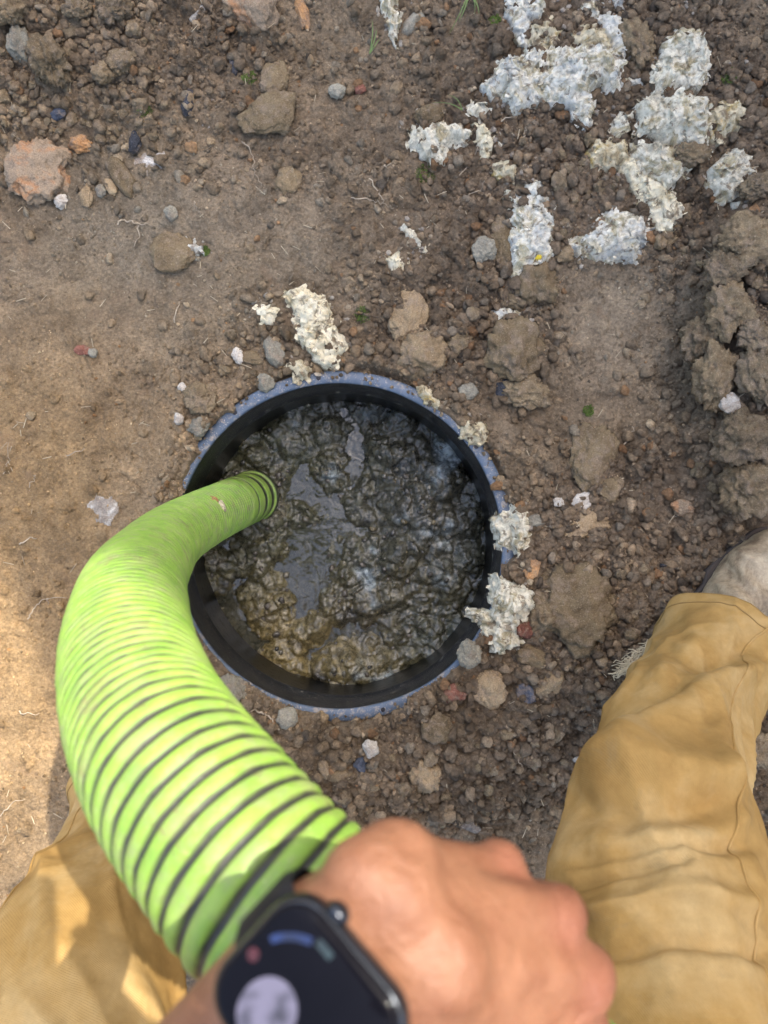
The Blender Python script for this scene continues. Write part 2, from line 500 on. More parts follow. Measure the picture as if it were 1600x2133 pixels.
def plastic(name, col, dirt, rough, amount, scale=70, stretch=None):
    m, nt, b = new_mat(name)
    g = coords(nt, 'Object', False)
    vec = g
    if stretch:
        mp = N(nt, 'ShaderNodeMapping'); mp.inputs['Scale'].default_value = stretch
        nt.links.new(g, mp.inputs[0]); vec = mp.outputs[0]
    n = noise_node(nt, vec, scale, 8, 0.72, 0.4)
    f = ramp(nt, n.outputs['Fac'], [(amount, (0, 0, 0)), (amount+0.10, (0.85, 0.85, 0.85))]).outputs[0]
    n0 = noise_node(nt, g, 14, 4, 0.6)
    cc = ramp(nt, n0.outputs['Fac'], [(0.3, tuple(0.75*x for x in col)), (0.7, tuple(1.3*x for x in col))]).outputs[0]
    c = mix(nt, f, cc, dirt)
    n2 = noise_node(nt, g, 420, 2, 0.5)
    f2 = ramp(nt, n2.outputs['Fac'], [(0.66, (0, 0, 0)), (0.70, (0.9, 0.9, 0.9))]).outputs[0]
    c = mix(nt, f2, c, tuple(min(1, 1.7*x) for x in dirt))
    nt.links.new(c, b.inputs['Base Color'])
    rr_ = ramp(nt, f, [(0, (rough,)*3), (1, (0.9,)*3)]).outputs[0]
    nt.links.new(rr_, b.inputs['Roughness'])
    bump(nt, b, n.outputs['Fac'], 0.0012)
    return m
M['flange'] = plastic('blue_grey_plastic', (0.075, 0.105, 0.150), (0.33, 0.28, 0.225), 0.42, 0.53)
M['wall'] = plastic('black_riser_plastic', (0.012, 0.0125, 0.014), (0.17, 0.155, 0.12), 0.30, 0.56, 75, (1, 1, 2.0))

riser = tag(empty('tank_riser', (RC[0], RC[1], 0)), 'round black plastic tank riser with blue grey flange sunk in soil', 'riser')
obj('flange', ring_mesh('flange', [(RI+0.0005, RIM_Z-0.012), (RI+0.0005, RIM_Z-0.002), (RI+0.003, RIM_Z), (RO-0.003, RIM_Z-0.001), (RO, RIM_Z-0.004), (RO, RIM_Z-0.03)], 200, 0.0015, 3), M['flange'], riser)
obj('inner_wall', ring_mesh('inner_wall', [(RI, RIM_Z-0.006), (RI-0.002, RIM_Z-0.020), (RI-0.002, -0.07), (RI-0.0055, -0.075), (RI-0.0055, -0.083), (RI-0.002, -0.088), (RI-0.004, -0.195), (RI+0.02, -0.20), (RI+0.06, -0.24)], 200, 0.0012, 9), M['wall'], riser)
def screw_mesh():
    bm = bmesh.new()
    bmesh.ops.create_cone(bm, cap_ends=True, segments=14, radius1=0.0042, radius2=0.0034, depth=0.003)
    bmesh.ops.create_cone(bm, cap_ends=True, segments=6, radius1=0.0018, radius2=0.0018, depth=0.0022, matrix=Matrix.Translation((0, 0, 0.002)))
    me = bpy.data.meshes.new('screw'); bm.to_mesh(me); bm.free()
    return me
M['steel'] = plain('dark_screw', (0.03, 0.03, 0.035), 0.5, 0.5, 0.6)
sm = screw_mesh()
for a in (97, 36, 8, 285, 128):
    s = obj('screw', sm, M['steel'], riser)
    rm = (RI+RO)/2
    s.location = (rm*math.cos(R(a)), rm*math.sin(R(a)), RIM_Z+0.001)

# sludge: lumpy wet mass, low where the liquid stands
def sludge_h(x, y):
    d = CAM_H - SLUDGE_Z
    px = 800 + x*F/d; py = 1066.5 - y*F/d
    h = 0.030*fbm(x*6, y*6, 31.0, 4)
    wx = x+0.008*fbm(x*25, y*25, 1.0, 3); wy = y+0.008*fbm(x*25, y*25, 7.0, 3)
    for s, a, seed in ((0.095, .36, 5), (0.055, .42, 15), (0.028, .20, 25), (0.014, .10, 35)):
        f1, f2, c = worley(wx/s, wy/s, seed)
        rad = 0.35+0.35*c
        h = h + a*np.sqrt(np.clip(rad*rad-f1*f1, 0, None))*s
    h = h + 0.010*fbm(x*34, y*34, 3.0, 5, 0.66)
    wob = 40*fbm(x*22, y*22, 14.0, 5, .65); wob2 = 40*fbm(x*22, y*22, 24.0, 5, .65)
    qx, qy = px+wob, py+wob2
    for cx, cy, sx, sy, a in ((655, 1000, 34, 30, 1.0), (735, 965, 16, 46, .85), (640, 1145, 50, 55, 1.0), (690, 1110, 70, 40, .8), (760, 1160, 40, 40, .6),
                              (850, 1030, 14, 30, .6), (610, 1060, 22, 40, .6), (690, 1040, 24, 20, .6), (800, 860, 40, 30, .4), (660, 1230, 50, 60, .9)):
        h = h - 0.030*a*blob(qx, qy, cx, cy, sx, sy)
    h = h + 0.020*blob(px, py, 560, 1150, 60, 60) + 0.022*blob(px, py, 930, 1080, 150, 260) + 0.018*blob(px, py, 740, 1380, 90, 40) + 0.012*blob(px, py, 620, 900, 150, 70)
    h = h - 0.012*blob(px, py, 560, 1290, 140, 110)
    return h
s_ax = np.arange(-0.345, 0.3451, 0.0026)
SX, SY = np.meshgrid(s_ax+RC[0], s_ax+RC[1])
sx, sy = SX.ravel(), SY.ravel()
sh = sludge_h(sx, sy)
n_ = len(s_ax)
ii, jj = np.meshgrid(np.arange(n_-1), np.arange(n_-1)); q = (jj*n_+ii).ravel()
quads = np.stack([q, q+1, q+n_+1, q+n_], 1)
sme = np_mesh('sludge', np.stack([sx, sy, SLUDGE_Z+sh], 1), quads)
d_ = CAM_H - SLUDGE_Z
spx, spy = 800+sx*F/d_, 1066.5-sy*F/d_
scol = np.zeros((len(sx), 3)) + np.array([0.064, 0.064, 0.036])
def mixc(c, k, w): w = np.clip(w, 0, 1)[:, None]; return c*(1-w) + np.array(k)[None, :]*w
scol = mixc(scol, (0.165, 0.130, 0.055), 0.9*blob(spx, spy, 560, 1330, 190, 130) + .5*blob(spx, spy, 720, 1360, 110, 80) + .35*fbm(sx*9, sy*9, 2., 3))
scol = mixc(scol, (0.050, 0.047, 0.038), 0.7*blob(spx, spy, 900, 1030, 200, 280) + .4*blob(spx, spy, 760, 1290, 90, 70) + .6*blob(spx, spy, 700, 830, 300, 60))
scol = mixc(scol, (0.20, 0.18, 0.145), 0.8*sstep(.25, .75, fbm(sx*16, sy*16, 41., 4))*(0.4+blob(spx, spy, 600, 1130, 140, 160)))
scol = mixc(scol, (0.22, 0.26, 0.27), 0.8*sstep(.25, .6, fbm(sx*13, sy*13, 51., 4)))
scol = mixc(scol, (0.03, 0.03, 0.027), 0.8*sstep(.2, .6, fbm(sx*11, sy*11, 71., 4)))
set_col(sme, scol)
def sludge_material():
    m, nt, b = new_mat('wet_sludge')
    at = N(nt, 'ShaderNodeAttribute', attribute_name='Col')
    g = N(nt, 'ShaderNodeNewGeometry').outputs['Position']
    n1 = noise_node(nt, g, 70, 8, 0.72, 0.5)
    r1 = ramp(nt, n1.outputs['Fac'], [(0.30, (0.25, 0.25, 0.25)), (0.5, (0.95, 0.95, 0.95)), (0.72, (2.3, 2.25, 2.1))])
    c = mix(nt, 1.0, at.outputs['Color'], r1.outputs[0], 'MULTIPLY')
    n2 = noise_node(nt, g, 300, 3, 0.6)
    f2 = ramp(nt, n2.outputs['Fac'], [(0.66, (0, 0, 0)), (0.74, (0.6, 0.6, 0.6))]).outputs[0]
    c = mix(nt, f2, c, (0.22, 0.21, 0.16))
    nt.links.new(c, b.inputs['Base Color'])
    r2 = ramp(nt, n1.outputs['Fac'], [(0.3, (0.12,)*3), (0.7, (0.42,)*3)])
    nt.links.new(r2.outputs[0], b.inputs['Roughness'])
    b.inputs['Specular IOR Level'].default_value = 0.6
    b.inputs['Coat Weight'].default_value = 0.25
    b.inputs['Coat Roughness'].default_value = 0.10
    b.inputs['Coat IOR'].default_value = 1.6
    n3 = noise_node(nt, g, 90, 7, 0.68, 0.5)
    bump(nt, b, n3.outputs['Fac'], 0.003)
    return m
M['sludge'] = sludge_material()
r_ = np.random.default_rng(91)
nl = 420
la = r_.uniform(0, 6.283, nl); lr = .30*np.sqrt(r_.random(nl)); lx, ly = RC[0]+lr*np.cos(la), RC[1]+lr*np.sin(la)
lsz = .0014+.0075*r_.random(nl)**3.2
lz = SLUDGE_Z+sludge_h(lx, ly)
tv, tf = ICO[2]
lt = [tv*(1+.4*fbm(tv[:, 0]*1.3+k*9, tv[:, 1]*1.3, tv[:, 2]*1.3, 2))[:, None]*np.array([1, .8, .6]) for k in range(8)]
LT = np.stack(lt)[r_.integers(0, 8, nl)]*lsz[:, None, None]
ca_, sa_ = np.cos(la*7), np.sin(la*7)
LV = np.stack([LT[..., 0]*ca_[:, None]-LT[..., 1]*sa_[:, None]+lx[:, None], LT[..., 0]*sa_[:, None]+LT[..., 1]*ca_[:, None]+ly[:, None], LT[..., 2]+lz[:, None]+lsz[:, None]*.2], 2)
lme = np_mesh('sludge_lumps', LV.reshape(-1, 3), (tf[None]+(np.arange(nl)*len(tv))[:, None, None]).reshape(-1, 3))
lcol = np.array([[.07, .06, .045], [.11, .10, .07], [.17, .16, .13], [.04, .038, .03], [.12, .095, .045]])[r_.choice(5, nl, p=[.4, .25, .1, .15, .1])]
set_col(lme, np.repeat(lcol, len(tv), 0))
tag(obj('sludge_lumps', lme, M['sludge']), 'small wet lumps and grains lying on the sludge', kind='stuff')
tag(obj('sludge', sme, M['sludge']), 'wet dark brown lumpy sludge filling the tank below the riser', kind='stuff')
def liquid_material():
    m, nt, b = new_mat('murky_liquid')
    g = N(nt, 'ShaderNodeNewGeometry').outputs['Position']
    n1 = noise_node(nt, g, 30, 5, 0.6)
    c = ramp(nt, n1.outputs['Fac'], [(0.35, (0.040, 0.042, 0.032)), (0.65, (0.085, 0.088, 0.070))]).outputs[0]
    nt.links.new(c, b.inputs['Base Color'])
    b.inputs['Roughness'].default_value = 0.06
    b.inputs['IOR'].default_value = 1.75
    b.inputs['Alpha'].default_value = 0.62
    n2 = noise_node(nt, g, 30, 2, 0.5, 0.6)
    bump(nt, b, n2.outputs['Fac'], 0.0030)
    return m
lv = np.array([[0.34*math.cos(a)+RC[0], 0.34*math.sin(a)+RC[1], SLUDGE_Z-0.0015] for a in np.linspace(0, 2*math.pi, 64, endpoint=False)])
lme = bpy.data.meshes.new('tank_liquid'); lme.from_pydata(lv.tolist(), [], [list(range(64))])
tag(obj('tank_liquid', lme, liquid_material()), 'murky grey liquid standing in pools on the sludge', kind='structure')

# ------------------------------------------------------------------ stones, clods and crusts
def poly_sd(px, py, poly):
    """signed distance to a polygon, positive inside"""
    P = np.array(poly, float); Q = np.roll(P, -1, 0)
    d = np.full(px.shape, 1e9); inside = np.zeros(px.shape, bool)
    for (x0, y0), (x1, y1) in zip(P, Q):
        ex, ey = x1-x0, y1-y0
        t = np.clip(((px-x0)*ex+(py-y0)*ey)/max(ex*ex+ey*ey, 1e-12), 0, 1)
        d = np.minimum(d, np.hypot(px-x0-t*ex, py-y0-t*ey))
        c = ((y0 > py) != (y1 > py)) & (px < (x1-x0)*(py-y0)/((y1-y0) or 1e-12)+x0)
        inside ^= c
    return np.where(inside, d, -d)

_lump_n = [0]
def lump(name, poly_px, H, mat, label, cat, group=None, step=0.0024, ragged=0.006, relief=0.008, edge=0.010, flaky=0.004, z=None, lift=0.0, parent=None, shag=0, grow=1.0, crumbly=0.0):
    """a chunk with a traced outline and real thickness, sitting on the soil"""
    _lump_n[0] += 1
    s = _lump_n[0]*7.7
    zc = 0.0
    c0 = np.mean(np.array(poly_px, float), 0)
    if z is None:
        x0, y0, _ = W(c0[0], c0[1], 0)
        zc = gh(x0, y0)
    else: zc = z
    zm = zc + H*0.5
    P = np.array([W(a, b, zm)[:2] for a, b in poly_px])
    cx, cy = P.mean(0)
    P = (P-P.mean(0))*grow+P.mean(0)
    lo = P.min(0)-0.012; hi = P.max(0)+0.012
    ax = np.arange(lo[0], hi[0], step); ay = np.arange(lo[1], hi[1], step)
    X, Y = np.meshgrid(ax, ay); sh_ = X.shape; x = X.ravel(); y = Y.ravel()
    wx = x + ragged*fbm(x*38+s, y*38, 1.0, 4, .62); wy = y + ragged*fbm(x*38+s, y*38, 6.0, 4, .62)
    sd = poly_sd(wx, wy, P)
    prof = 1-np.exp(-np.clip(sd, 0, None)/edge)
    top = H*prof*(0.75+0.5*fbm(x*14+s, y*14, 3.0, 3)) + relief*prof*(1-2*np.abs(fbm(x*30+s, y*30, 9.0, 4, .6)))*0.7 + relief*0.45*prof*fbm(x*110, y*110, s, 3)
    if crumbly:      # broken earth: small angular lumps in the surface
        for sc_, a_, sd_ in ((.034, 1.0, 3), (.018, 1.2, 13), (.010, 1.2, 23)):
            qx = x+.004*fbm(x*60, y*60, s, 2); qy = y+.004*fbm(x*60, y*60, s+4, 2)
            f1, f2, cc = worley(qx/sc_+s, qy/sc_, sd_)
            top = top + a_*np.minimum(np.sqrt(np.clip((.3+.4*cc)**2-f1*f1, 0, None)), .3)*sc_*prof
    gl = soil_height(x, y, False) if z is None else np.full(x.shape, z)
    zz = gl + lift + np.maximum(top, 0.001)
    X2 = x + flaky*fbm(x*60, y*60, 2+s, 3)*prof; Y2 = y + flaky*fbm(x*60, y*60, 5+s, 3)*prof
    n, m = sh_[1], sh_[0]
    ii, jj = np.meshgrid(np.arange(n-1), np.arange(m-1)); q = (jj*n+ii).ravel()
    qd = np.stack([q, q+1, q+n+1, q+n], 1)
    qd = qd[(sd[qd].min(1) > 0)]
    if not len(qd): return None
    e = np.concatenate([qd[:, [0, 1]], qd[:, [1, 2]], qd[:, [2, 3]], qd[:, [3, 0]]])
    key = np.sort(e, 1); _, inv, cnt = np.unique(key, axis=0, return_inverse=True, return_counts=True)
    be = e[cnt[inv.ravel()] == 1]
    used = np.unique(qd.ravel()); mp = np.full(len(x), -1); mp[used] = np.arange(len(used))
    bv = np.unique(be.ravel()); mb = np.full(len(x), -1); mb[bv] = np.arange(len(bv))+len(used)
    V = np.concatenate([np.stack([X2, Y2, zz], 1)[used], np.stack([X2, Y2, gl-0.012], 1)[bv]])
    sk = np.stack([mp[be[:, 1]], mp[be[:, 0]], mb[be[:, 0]], mb[be[:, 1]]], 1)
    V -= np.array([cx, cy, zc])
    fq = mp[qd]
    if shag:
        # torn flakes standing out of the crust
        r_ = np.random.default_rng(int(s*10))
        nf = int(len(qd)*step*step*shag)
        w_ = np.exp(-sd[used]/.02)+.35; pick = r_.choice(len(used), nf, p=w_/w_.sum())
        B0 = V[pick]
        az = r_.uniform(0, 6.283, nf); el = r_.uniform(-.25, .55, nf)
        outw = V[pick][:, :2]/np.maximum(np.linalg.norm(V[pick][:, :2], axis=1), 1e-6)[:, None]
        D = np.stack([np.cos(az)*np.cos(el)+.7*outw[:, 0], np.sin(az)*np.cos(el)+.7*outw[:, 1], np.sin(el)], 1); D /= np.linalg.norm(D, axis=1)[:, None]
        S = np.cross(D, r_.normal(size=(nf, 3))); S /= np.linalg.norm(S, axis=1)[:, None]
        L = r_.uniform(.003, .011, nf)[:, None]; wd = r_.uniform(.0025, .0075, nf)[:, None]
        Np = np.cross(D, S)
        k0 = len(V)
        q0 = B0-D*.003-S*wd*.7; q1 = B0-D*.003+S*wd*.7
        q2 = B0+D*L*.55+S*wd+Np*L*.12; q3 = B0+D*L*.55-S*wd*r_.uniform(.3, 1, (nf, 1))+Np*L*.12
        q4 = B0+D*L+S*wd*r_.uniform(-.6, .6, (nf, 1))
        V = np.concatenate([V, np.stack([q0, q1, q2, q3, q4], 1).reshape(-1, 3)])
        bi = k0+np.arange(nf)*5
        fq = np.concatenate([fq, np.stack([bi, bi+1, bi+2, bi+3], 1)])
        tri = np.stack([bi+3, bi+2, bi+4], 1)
        me = np_mesh(name, V, [fq, sk, tri])
    else:
        me = np_mesh(name, V, [fq, sk])
    o = obj(name, me, M[mat] if isinstance(mat, str) else mat, parent)
    o.location = (cx, cy, zc)
    if parent is None: tag(o, label, cat, group)
    return o

def stone_mesh(name, seed, sub=4, planes=12, round_=0.35, rough=0.05, lo=0.62, irr=.22):
    v, f = ICO[sub]
    r_ = np.random.default_rng(seed)
    nn = r_.normal(size=(planes, 3)); nn /= np.linalg.norm(nn, axis=1)[:, None]
    dd = r_.uniform(lo, 1.0, planes)
    dots = v @ nn.T
    rad = np.where(dots > 0.05, dd[None, :]/np.maximum(dots, 0.05), 9).min(1)
    rad = np.minimum(rad, 1.0)
    rad = rad*(1-round_) + round_*0.92
    s = seed*1.37
    x, y, z = v[:, 0], v[:, 1], v[:, 2]
    rad = rad*(1 + irr*fbm(x*1.1+s, y*1.1, z*1.1, 2) + rough*1.6*fbm(x*2.6+s, y*2.6, z*2.6, 3)
               + rough*0.9*(0.35-np.abs(fbm(x*5+s, y*5, z*5, 3, .6))) + rough*.55*fbm(x*13+s, y*13, z*13, 3, .6))
    return np_mesh(name, v*rad[:, None], f)

_st = [100]
def stone(name, px, py, w, h, ang, mat, label, cat='stone', group=None, t=0.55, sink=0.35, planes=11, round_=0.15, rough=0.05, sub=5, z=None):
    """a stone at photo pixel (px,py), w x h pixels across, turned ang degrees"""
    _st[0] += 1
    clod = name == 'soil_clod'
    sub = 5 if max(w, h) > 44 else 4
    me = stone_mesh(name, _st[0], sub, max(6, planes-2), round_*.45, rough*1.4+(.11 if clod else .055), irr=.3 if clod else .2)
    hx, hy = w/2/SCL*1.08, h/2/SCL*1.08
    hz = t*min(hx, hy)
    x0, y0, _ = W(px, py, 0)
    zg = gh(x0, y0, True) if z is None else z
    zc = zg + hz*(1-2*sink)
    x, y, _ = W(px, py, zc)
    co = np.zeros(len(me.vertices)*3, np.float32); me.vertices.foreach_get('co', co); co = co.reshape(-1, 3)
    co *= np.array([hx, hy, hz]); me.vertices.foreach_set('co', co.ravel()); me.update()
    o = obj(name, me, M[mat])
    o.location = (x, y, zc)
    o.rotation_euler = (random.uniform(-.12, .12), random.uniform(-.12, .12), R(ang))
    tag(o, label, cat, group)
    return o

# --- stones one can tell apart: (name, px, py, w, h, angle, material, label, options)
STONES = [
 ('stone', 42, 92, 52, 64, 10, 'grey', 'rounded grey brown clod of stone standing in the loose heap, top left', dict(t=.8, round_=.5)),
 ('soil_clod', 102, 122, 62, 92, 25, 'clod', 'tall knobbly brown clod right of the rounded grey one, top left', dict(t=.8, round_=.6, rough=.12)),
 ('soil_clod', 250, 132, 58, 50, -20, 'clod', 'angular brown clod with a cut face lying above the trodden soil', dict(t=.8)),
 ('soil_clod', 212, 152, 40, 40, 0, 'clod', 'small grey brown clod touching the angular clod on its left', dict(t=.8, round_=.6)),
 ('soil_clod', 232, 20, 64, 56, 15, 'clod_dark', 'big dark clod cut by the top edge in the loose heap', dict(t=.8, rough=.1)),
 ('soil_clod', 160, 20, 50, 40, 15, 'clod_dark', 'dark clod at the top edge left of the big dark one', dict(t=.8, rough=.1)),
 ('soil_clod', 20, 25, 62, 58, 0, 'clod', 'broad pale clod in the very corner of the loose heap', dict(t=.7, rough=.1)),
 ('stone', 168, 303, 50, 32, -20, 'orange', 'bright ochre porous stone lying by the mottled boulder', dict(t=.9, round_=.4, rough=.1)),
 ('stone', 76, 352, 118, 128, 12, 'rust', 'large boulder mottled orange and red, half buried at left', dict(t=.45, round_=.5, rough=.08)),
 ('stone', 353, 530, 94, 84, 5, 'brown', 'large round flat brown stone sunk in trodden soil', dict(t=.35, round_=.5, rough=.03)),
 ('stone', 520, 12, 108, 92, -25, 'rust', 'large grey rock with bright orange end at the top edge', dict(t=.6, round_=.3)),
 ('stone', 628, 22, 26, 76, 18, 'orange', 'narrow ochre streaked stone right of the orange ended rock', dict(t=.6, round_=.5)),
 ('charcoal_piece', 392, 212, 24, 62, -8, 'coal', 'long black charcoal piece beside the pale crust patch', dict(t=.7)),
 ('charcoal_piece', 282, 296, 26, 44, -12, 'coal', 'short blue black charcoal piece above the brick shaped stone', dict(t=.7)),
 ('stone', 120, 238, 34, 22, 5, 'blue', 'dark blue grey stone at the foot of the loose heap', dict(t=.8)),
 ('charcoal_piece', 487, 138, 16, 34, 10, 'coal', 'thin dark sliver standing above the green moss tuft', dict(t=.7)),
 ('stone', 562, 240, 116, 86, 8, 'brown', 'wide tan brown stone buried flush with the soil, upper middle', dict(t=.28, round_=.4)),
 ('stone', 570, 165, 60, 70, 0, 'brown', 'squarish brown stone above the wide buried one', dict(t=.3)),
 ('stone', 600, 380, 62, 52, -10, 'brown', 'brown stone with a notch, alone in the soil right of a root', dict(t=.4)),
 ('stone', 356, 445, 26, 30, 15, 'grey', 'small smooth grey stone above the round flat stone', dict(t=.7)),
 ('stone', 178, 408, 26, 46, 0, 'tan', 'upright tan stone left of the brick shaped stone', dict(t=.6)),
 ('stone', 210, 398, 24, 24, 0, 'grey', 'little round stone between the upright tan and brick shaped stones', dict(t=.8, round_=.7)),
 ('stone', 230, 388, 20, 38, 30, 'tan', 'narrow tan chip against the left side of brick shaped stone', dict(t=.7)),
 ('stone', 128, 420, 28, 28, 0, 'pale', 'pale round pebble below the mottled boulder', dict(t=.7, round_=.6)),
 ('stone', 703, 190, 34, 28, 0, 'grey', 'smooth grey stone left of the small red pebble', dict(t=.7, round_=.5)),
 ('stone', 750, 187, 24, 20, -20, 'red', 'small red pebble, upper middle', dict(t=.8, round_=.6)),
 ('stone', 893, 240, 58, 48, 5, 'brown', 'brown rock above the grey white crust, left of the heap', dict(t=.7)),
 ('stone', 850, 662, 66, 124, -12, 'tan', 'long ochre brown stone buried above the riser', dict(t=.55, round_=.4, rough=.05)),
 ('stone', 1047, 508, 44, 108, 4, 'brown', 'long dark brown stone upright beside the tall white crust', dict(t=.8)),
 ('stone', 1008, 522, 46, 52, 10, 'grey', 'blocky grey stone left of the long dark brown stone', dict(t=.7)),
 ('soil_clod', 1120, 588, 82, 86, 10, 'brown', 'smooth rounded brown clod under the tall white crust', dict(t=.7, round_=.6)),
 ('soil_clod', 1082, 620, 70, 44, 0, 'clod', 'flat brown clod above the bluish white crust', dict(t=.6, rough=.1)),
 ('stone', 880, 741, 98, 88, 10, 'tan', 'large rough tan rock standing behind the riser flange', dict(t=.6, round_=.4, rough=.09)),
 ('soil_clod', 955, 716, 52, 48, 0, 'clod', 'round brown clod between the rough tan and big brown rocks', dict(t=.8, round_=.6, rough=.08)),
 ('stone', 1072, 728, 112, 116, 20, 'brown', 'largest brown rock with orange stains above right of the riser', dict(t=.55, round_=.4, rough=.08)),
 ('soil_clod', 1100, 818, 86, 62, 0, 'clod', 'flat reddish clod under the largest brown rock', dict(t=.4, rough=.1)),
 ('stone', 973, 814, 42, 36, 0, 'grey', 'round grey green pebble just outside the flange', dict(t=.7, round_=.8)),
 ('charcoal_piece', 1047, 812, 28, 48, -20, 'coal', 'pointed dark flake beside the round grey green pebble', dict(t=.4)),
 ('stone', 1238, 952, 96, 138, -6, 'brown', 'large flat reddish brown stone right of the riser', dict(t=.4, planes=9, round_=.15)),
 ('stone', 1272, 1020, 54, 50, 12, 'brown', 'square brown stone at the foot of the flat reddish one', dict(t=.6, planes=8, round_=.15)),
 ('stone', 1211, 1044, 40, 34, 25, 'pale', 'pale yellowish stone above the ochre clod', dict(t=.7)),
 ('stone', 1165, 1046, 24, 20, 0, 'pale', 'little pale chip left of the pale yellowish stone', dict(t=.7)),
 ('stone', 1115, 1085, 38, 24, -5, 'grey', 'smooth oval pebble left of the ochre clod', dict(t=.7, round_=.8)),
 ('soil_clod', 1208, 1095, 100, 56, 0, 'tan', 'flat ochre stained clod above the split wood chip', dict(t=.4, rough=.12)),
 ('soil_clod', 1192, 1268, 146, 146, 30, 'brown', 'biggest flat brown clod lying between riser and boot', dict(t=.34, round_=.2, rough=.07, planes=8, sub=5)),
 ('stone', 1422, 1058, 46, 30, -10, 'rust', 'orange ended stone above the boot, half in loose soil', dict(t=.7)),
 ('stone', 1020, 1434, 66, 76, 10, 'tan', 'light tan angular stone below right of the riser', dict(t=.55, planes=7, round_=.1, rough=.03)),
 ('stone', 1096, 1447, 38, 42, 20, 'blue', 'dark blue grey angular stone right of the light tan one', dict(t=.6, planes=7, round_=.1)),
 ('stone', 979, 1362, 48, 54, 15, 'grey', 'brown grey stone touching the rim at lower right', dict(t=.8, planes=8, round_=.2)),
 ('stone', 1110, 1370, 62, 42, -15, 'brown', 'smooth brown oval stone below the white clump on rim', dict(t=.7, round_=.5)),
 ('stone', 1145, 1420, 52, 74, -30, 'tan', 'slanting ochre brown stone right of the blue grey one', dict(t=.5)),
 ('stone', 945, 1445, 48, 36, 10, 'red', 'reddish stone between flange and light tan stone', dict(t=.7)),
 ('stone', 910, 1518, 60, 62, 0, 'brown', 'brown stone below the bare flange at bottom', dict(t=.6)),
 ('stone', 884, 1615, 60, 62, 15, 'tan', 'knobbly pale brown stone in the gravel above the hand', dict(t=.7, rough=.1)),
 ('stone', 772, 1560, 32, 36, 5, 'pale', 'pale yellow pebble in the gravel below the riser', dict(t=.8)),
 ('stone', 751, 1594, 28, 30, 0, 'blue', 'small blue black stone in the gravel below pale pebble', dict(t=.8)),
 ('stone', 740, 1732, 24, 22, 0, 'pale', 'white pebble between the hose and the back of the hand', dict(t=.8)),
 ('stone', 705, 1612, 58, 34, -5, 'brown', 'flat dark brown stone left of the small blue black one', dict(t=.5)),
 ('stone', 675, 1600, 20, 40, 10, 'tan', 'narrow brown pebble beside hose in the gravel', dict(t=.8)),
 ('stone', 480, 1435, 62, 66, 20, 'grey', 'rough grey stone against the flange beside the hose', dict(t=.6, rough=.08)),
 ('stone', 598, 1495, 40, 40, 0, 'grey', 'grey stone against the flange right of the hose', dict(t=.7)),
 ('stone', 672, 1496, 26, 26, 0, 'tan', 'rounded pebble stuck on the bottom flange', dict(t=.8, z=RIM_Z)),
 ('stone', 1357, 317, 20, 24, 0, 'red', 'rust red pebble lying on the grey crust heap', dict(t=.8, z=.035)),
 ('stone', 1520, 838, 36, 40, 20, 'pale', 'pale pinkish stone on the raised bank at right', dict(t=.6)),
 ('stone', 1487, 842, 28, 22, 0, 'tan', 'small tan stone left of the pale pinkish stone', dict(t=.7)),
 ('soil_clod', 1575, 700, 56, 60, 0, 'clod_dark', 'dark block of earth by the crevice at the right edge', dict(t=.8, rough=.1)),
 ('soil_clod', 1590, 940, 46, 90, 0, 'clod_dark', 'dark clod beside the ridge block, cut by right edge', dict(t=.8, rough=.1)),
 ('soil_clod', 1580, 385, 70, 46, 10, 'clod_dark', 'dark wedge of earth below the round white clump, right edge', dict(t=.7, rough=.1)),
 ('soil_clod', 1330, 90, 64, 90, 10, 'clod', 'brown clod between the two bluish crusts near the top', dict(t=.6, rough=.1)),
 ('soil_clod', 1440, 320, 64, 40, 0, 'clod', 'brown clod in front of the round white clump', dict(t=.7, rough=.1)),
 ('stone', 65, 865, 22, 18, 0, 'tan', 'small tan stone alone on the trodden soil at left', dict(t=.8)),
 ('stone', 172, 730, 30, 22, 0, 'red', 'reddish stone beside a grey pebble on the trodden soil', dict(t=.5)),
 ('stone', 193, 735, 20, 20, 0, 'grey', 'grey pebble touching the reddish stone at left', dict(t=.7)),
 ('stone', 372, 872, 22, 24, 0, 'pale', 'pale egg shaped pebble left of the riser', dict(t=.8, round_=.7)),
 ('stone', 379, 807, 20, 20, 0, 'pale', 'pale squared pebble above the egg shaped one', dict(t=.8)),
 ('stone', 496, 741, 22, 32, 20, 'pale', 'whitish oval stone among the stones above the riser', dict(t=.8, round_=.6)),
 ('stone', 528, 745, 44, 28, -10, 'brown', 'flat brown stone right of the whitish oval one', dict(t=.6)),
 ('stone', 570, 735, 40, 62, 20, 'grey', 'tall grey brown stone left of the cream crust', dict(t=.7)),
 ('stone', 412, 890, 40, 34, 0, 'grey', 'grey brown stone touching the flange at upper left', dict(t=.8, rough=.08)),
 ('stone', 420, 830, 66, 60, 0, 'clod', 'lumpy brown clod above the flange at upper left', dict(t=.6, rough=.12)),
 ('stone', 553, 797, 34, 34, 0, 'grey', 'grey stone lying on the flange at top left', dict(t=.8, z=RIM_Z)),
 ('stone', 1042, 1001, 18, 20, 0, 'tan', 'small tan chip stuck on the flange at right', dict(t=.8, z=RIM_Z)),
 ('stone', 988, 655, 32, 30, 0, 'clod', 'small round clod left of the bluish white crust', dict(t=.8)),
 ('stone', 1108, 1185, 30, 40, -20, 'orange', 'ochre stone on the rim between the two white clumps', dict(t=.8)),
 ('soil_clod', 1130, 1290, 60, 60, 0, 'clod_dark', 'round dark clod right of the large white rim clump', dict(t=.8, rough=.1)),
 ('soil_clod', 1090, 1312, 34, 34, 0, 'red', 'little reddish clod under the round dark one', dict(t=.8, rough=.1)),
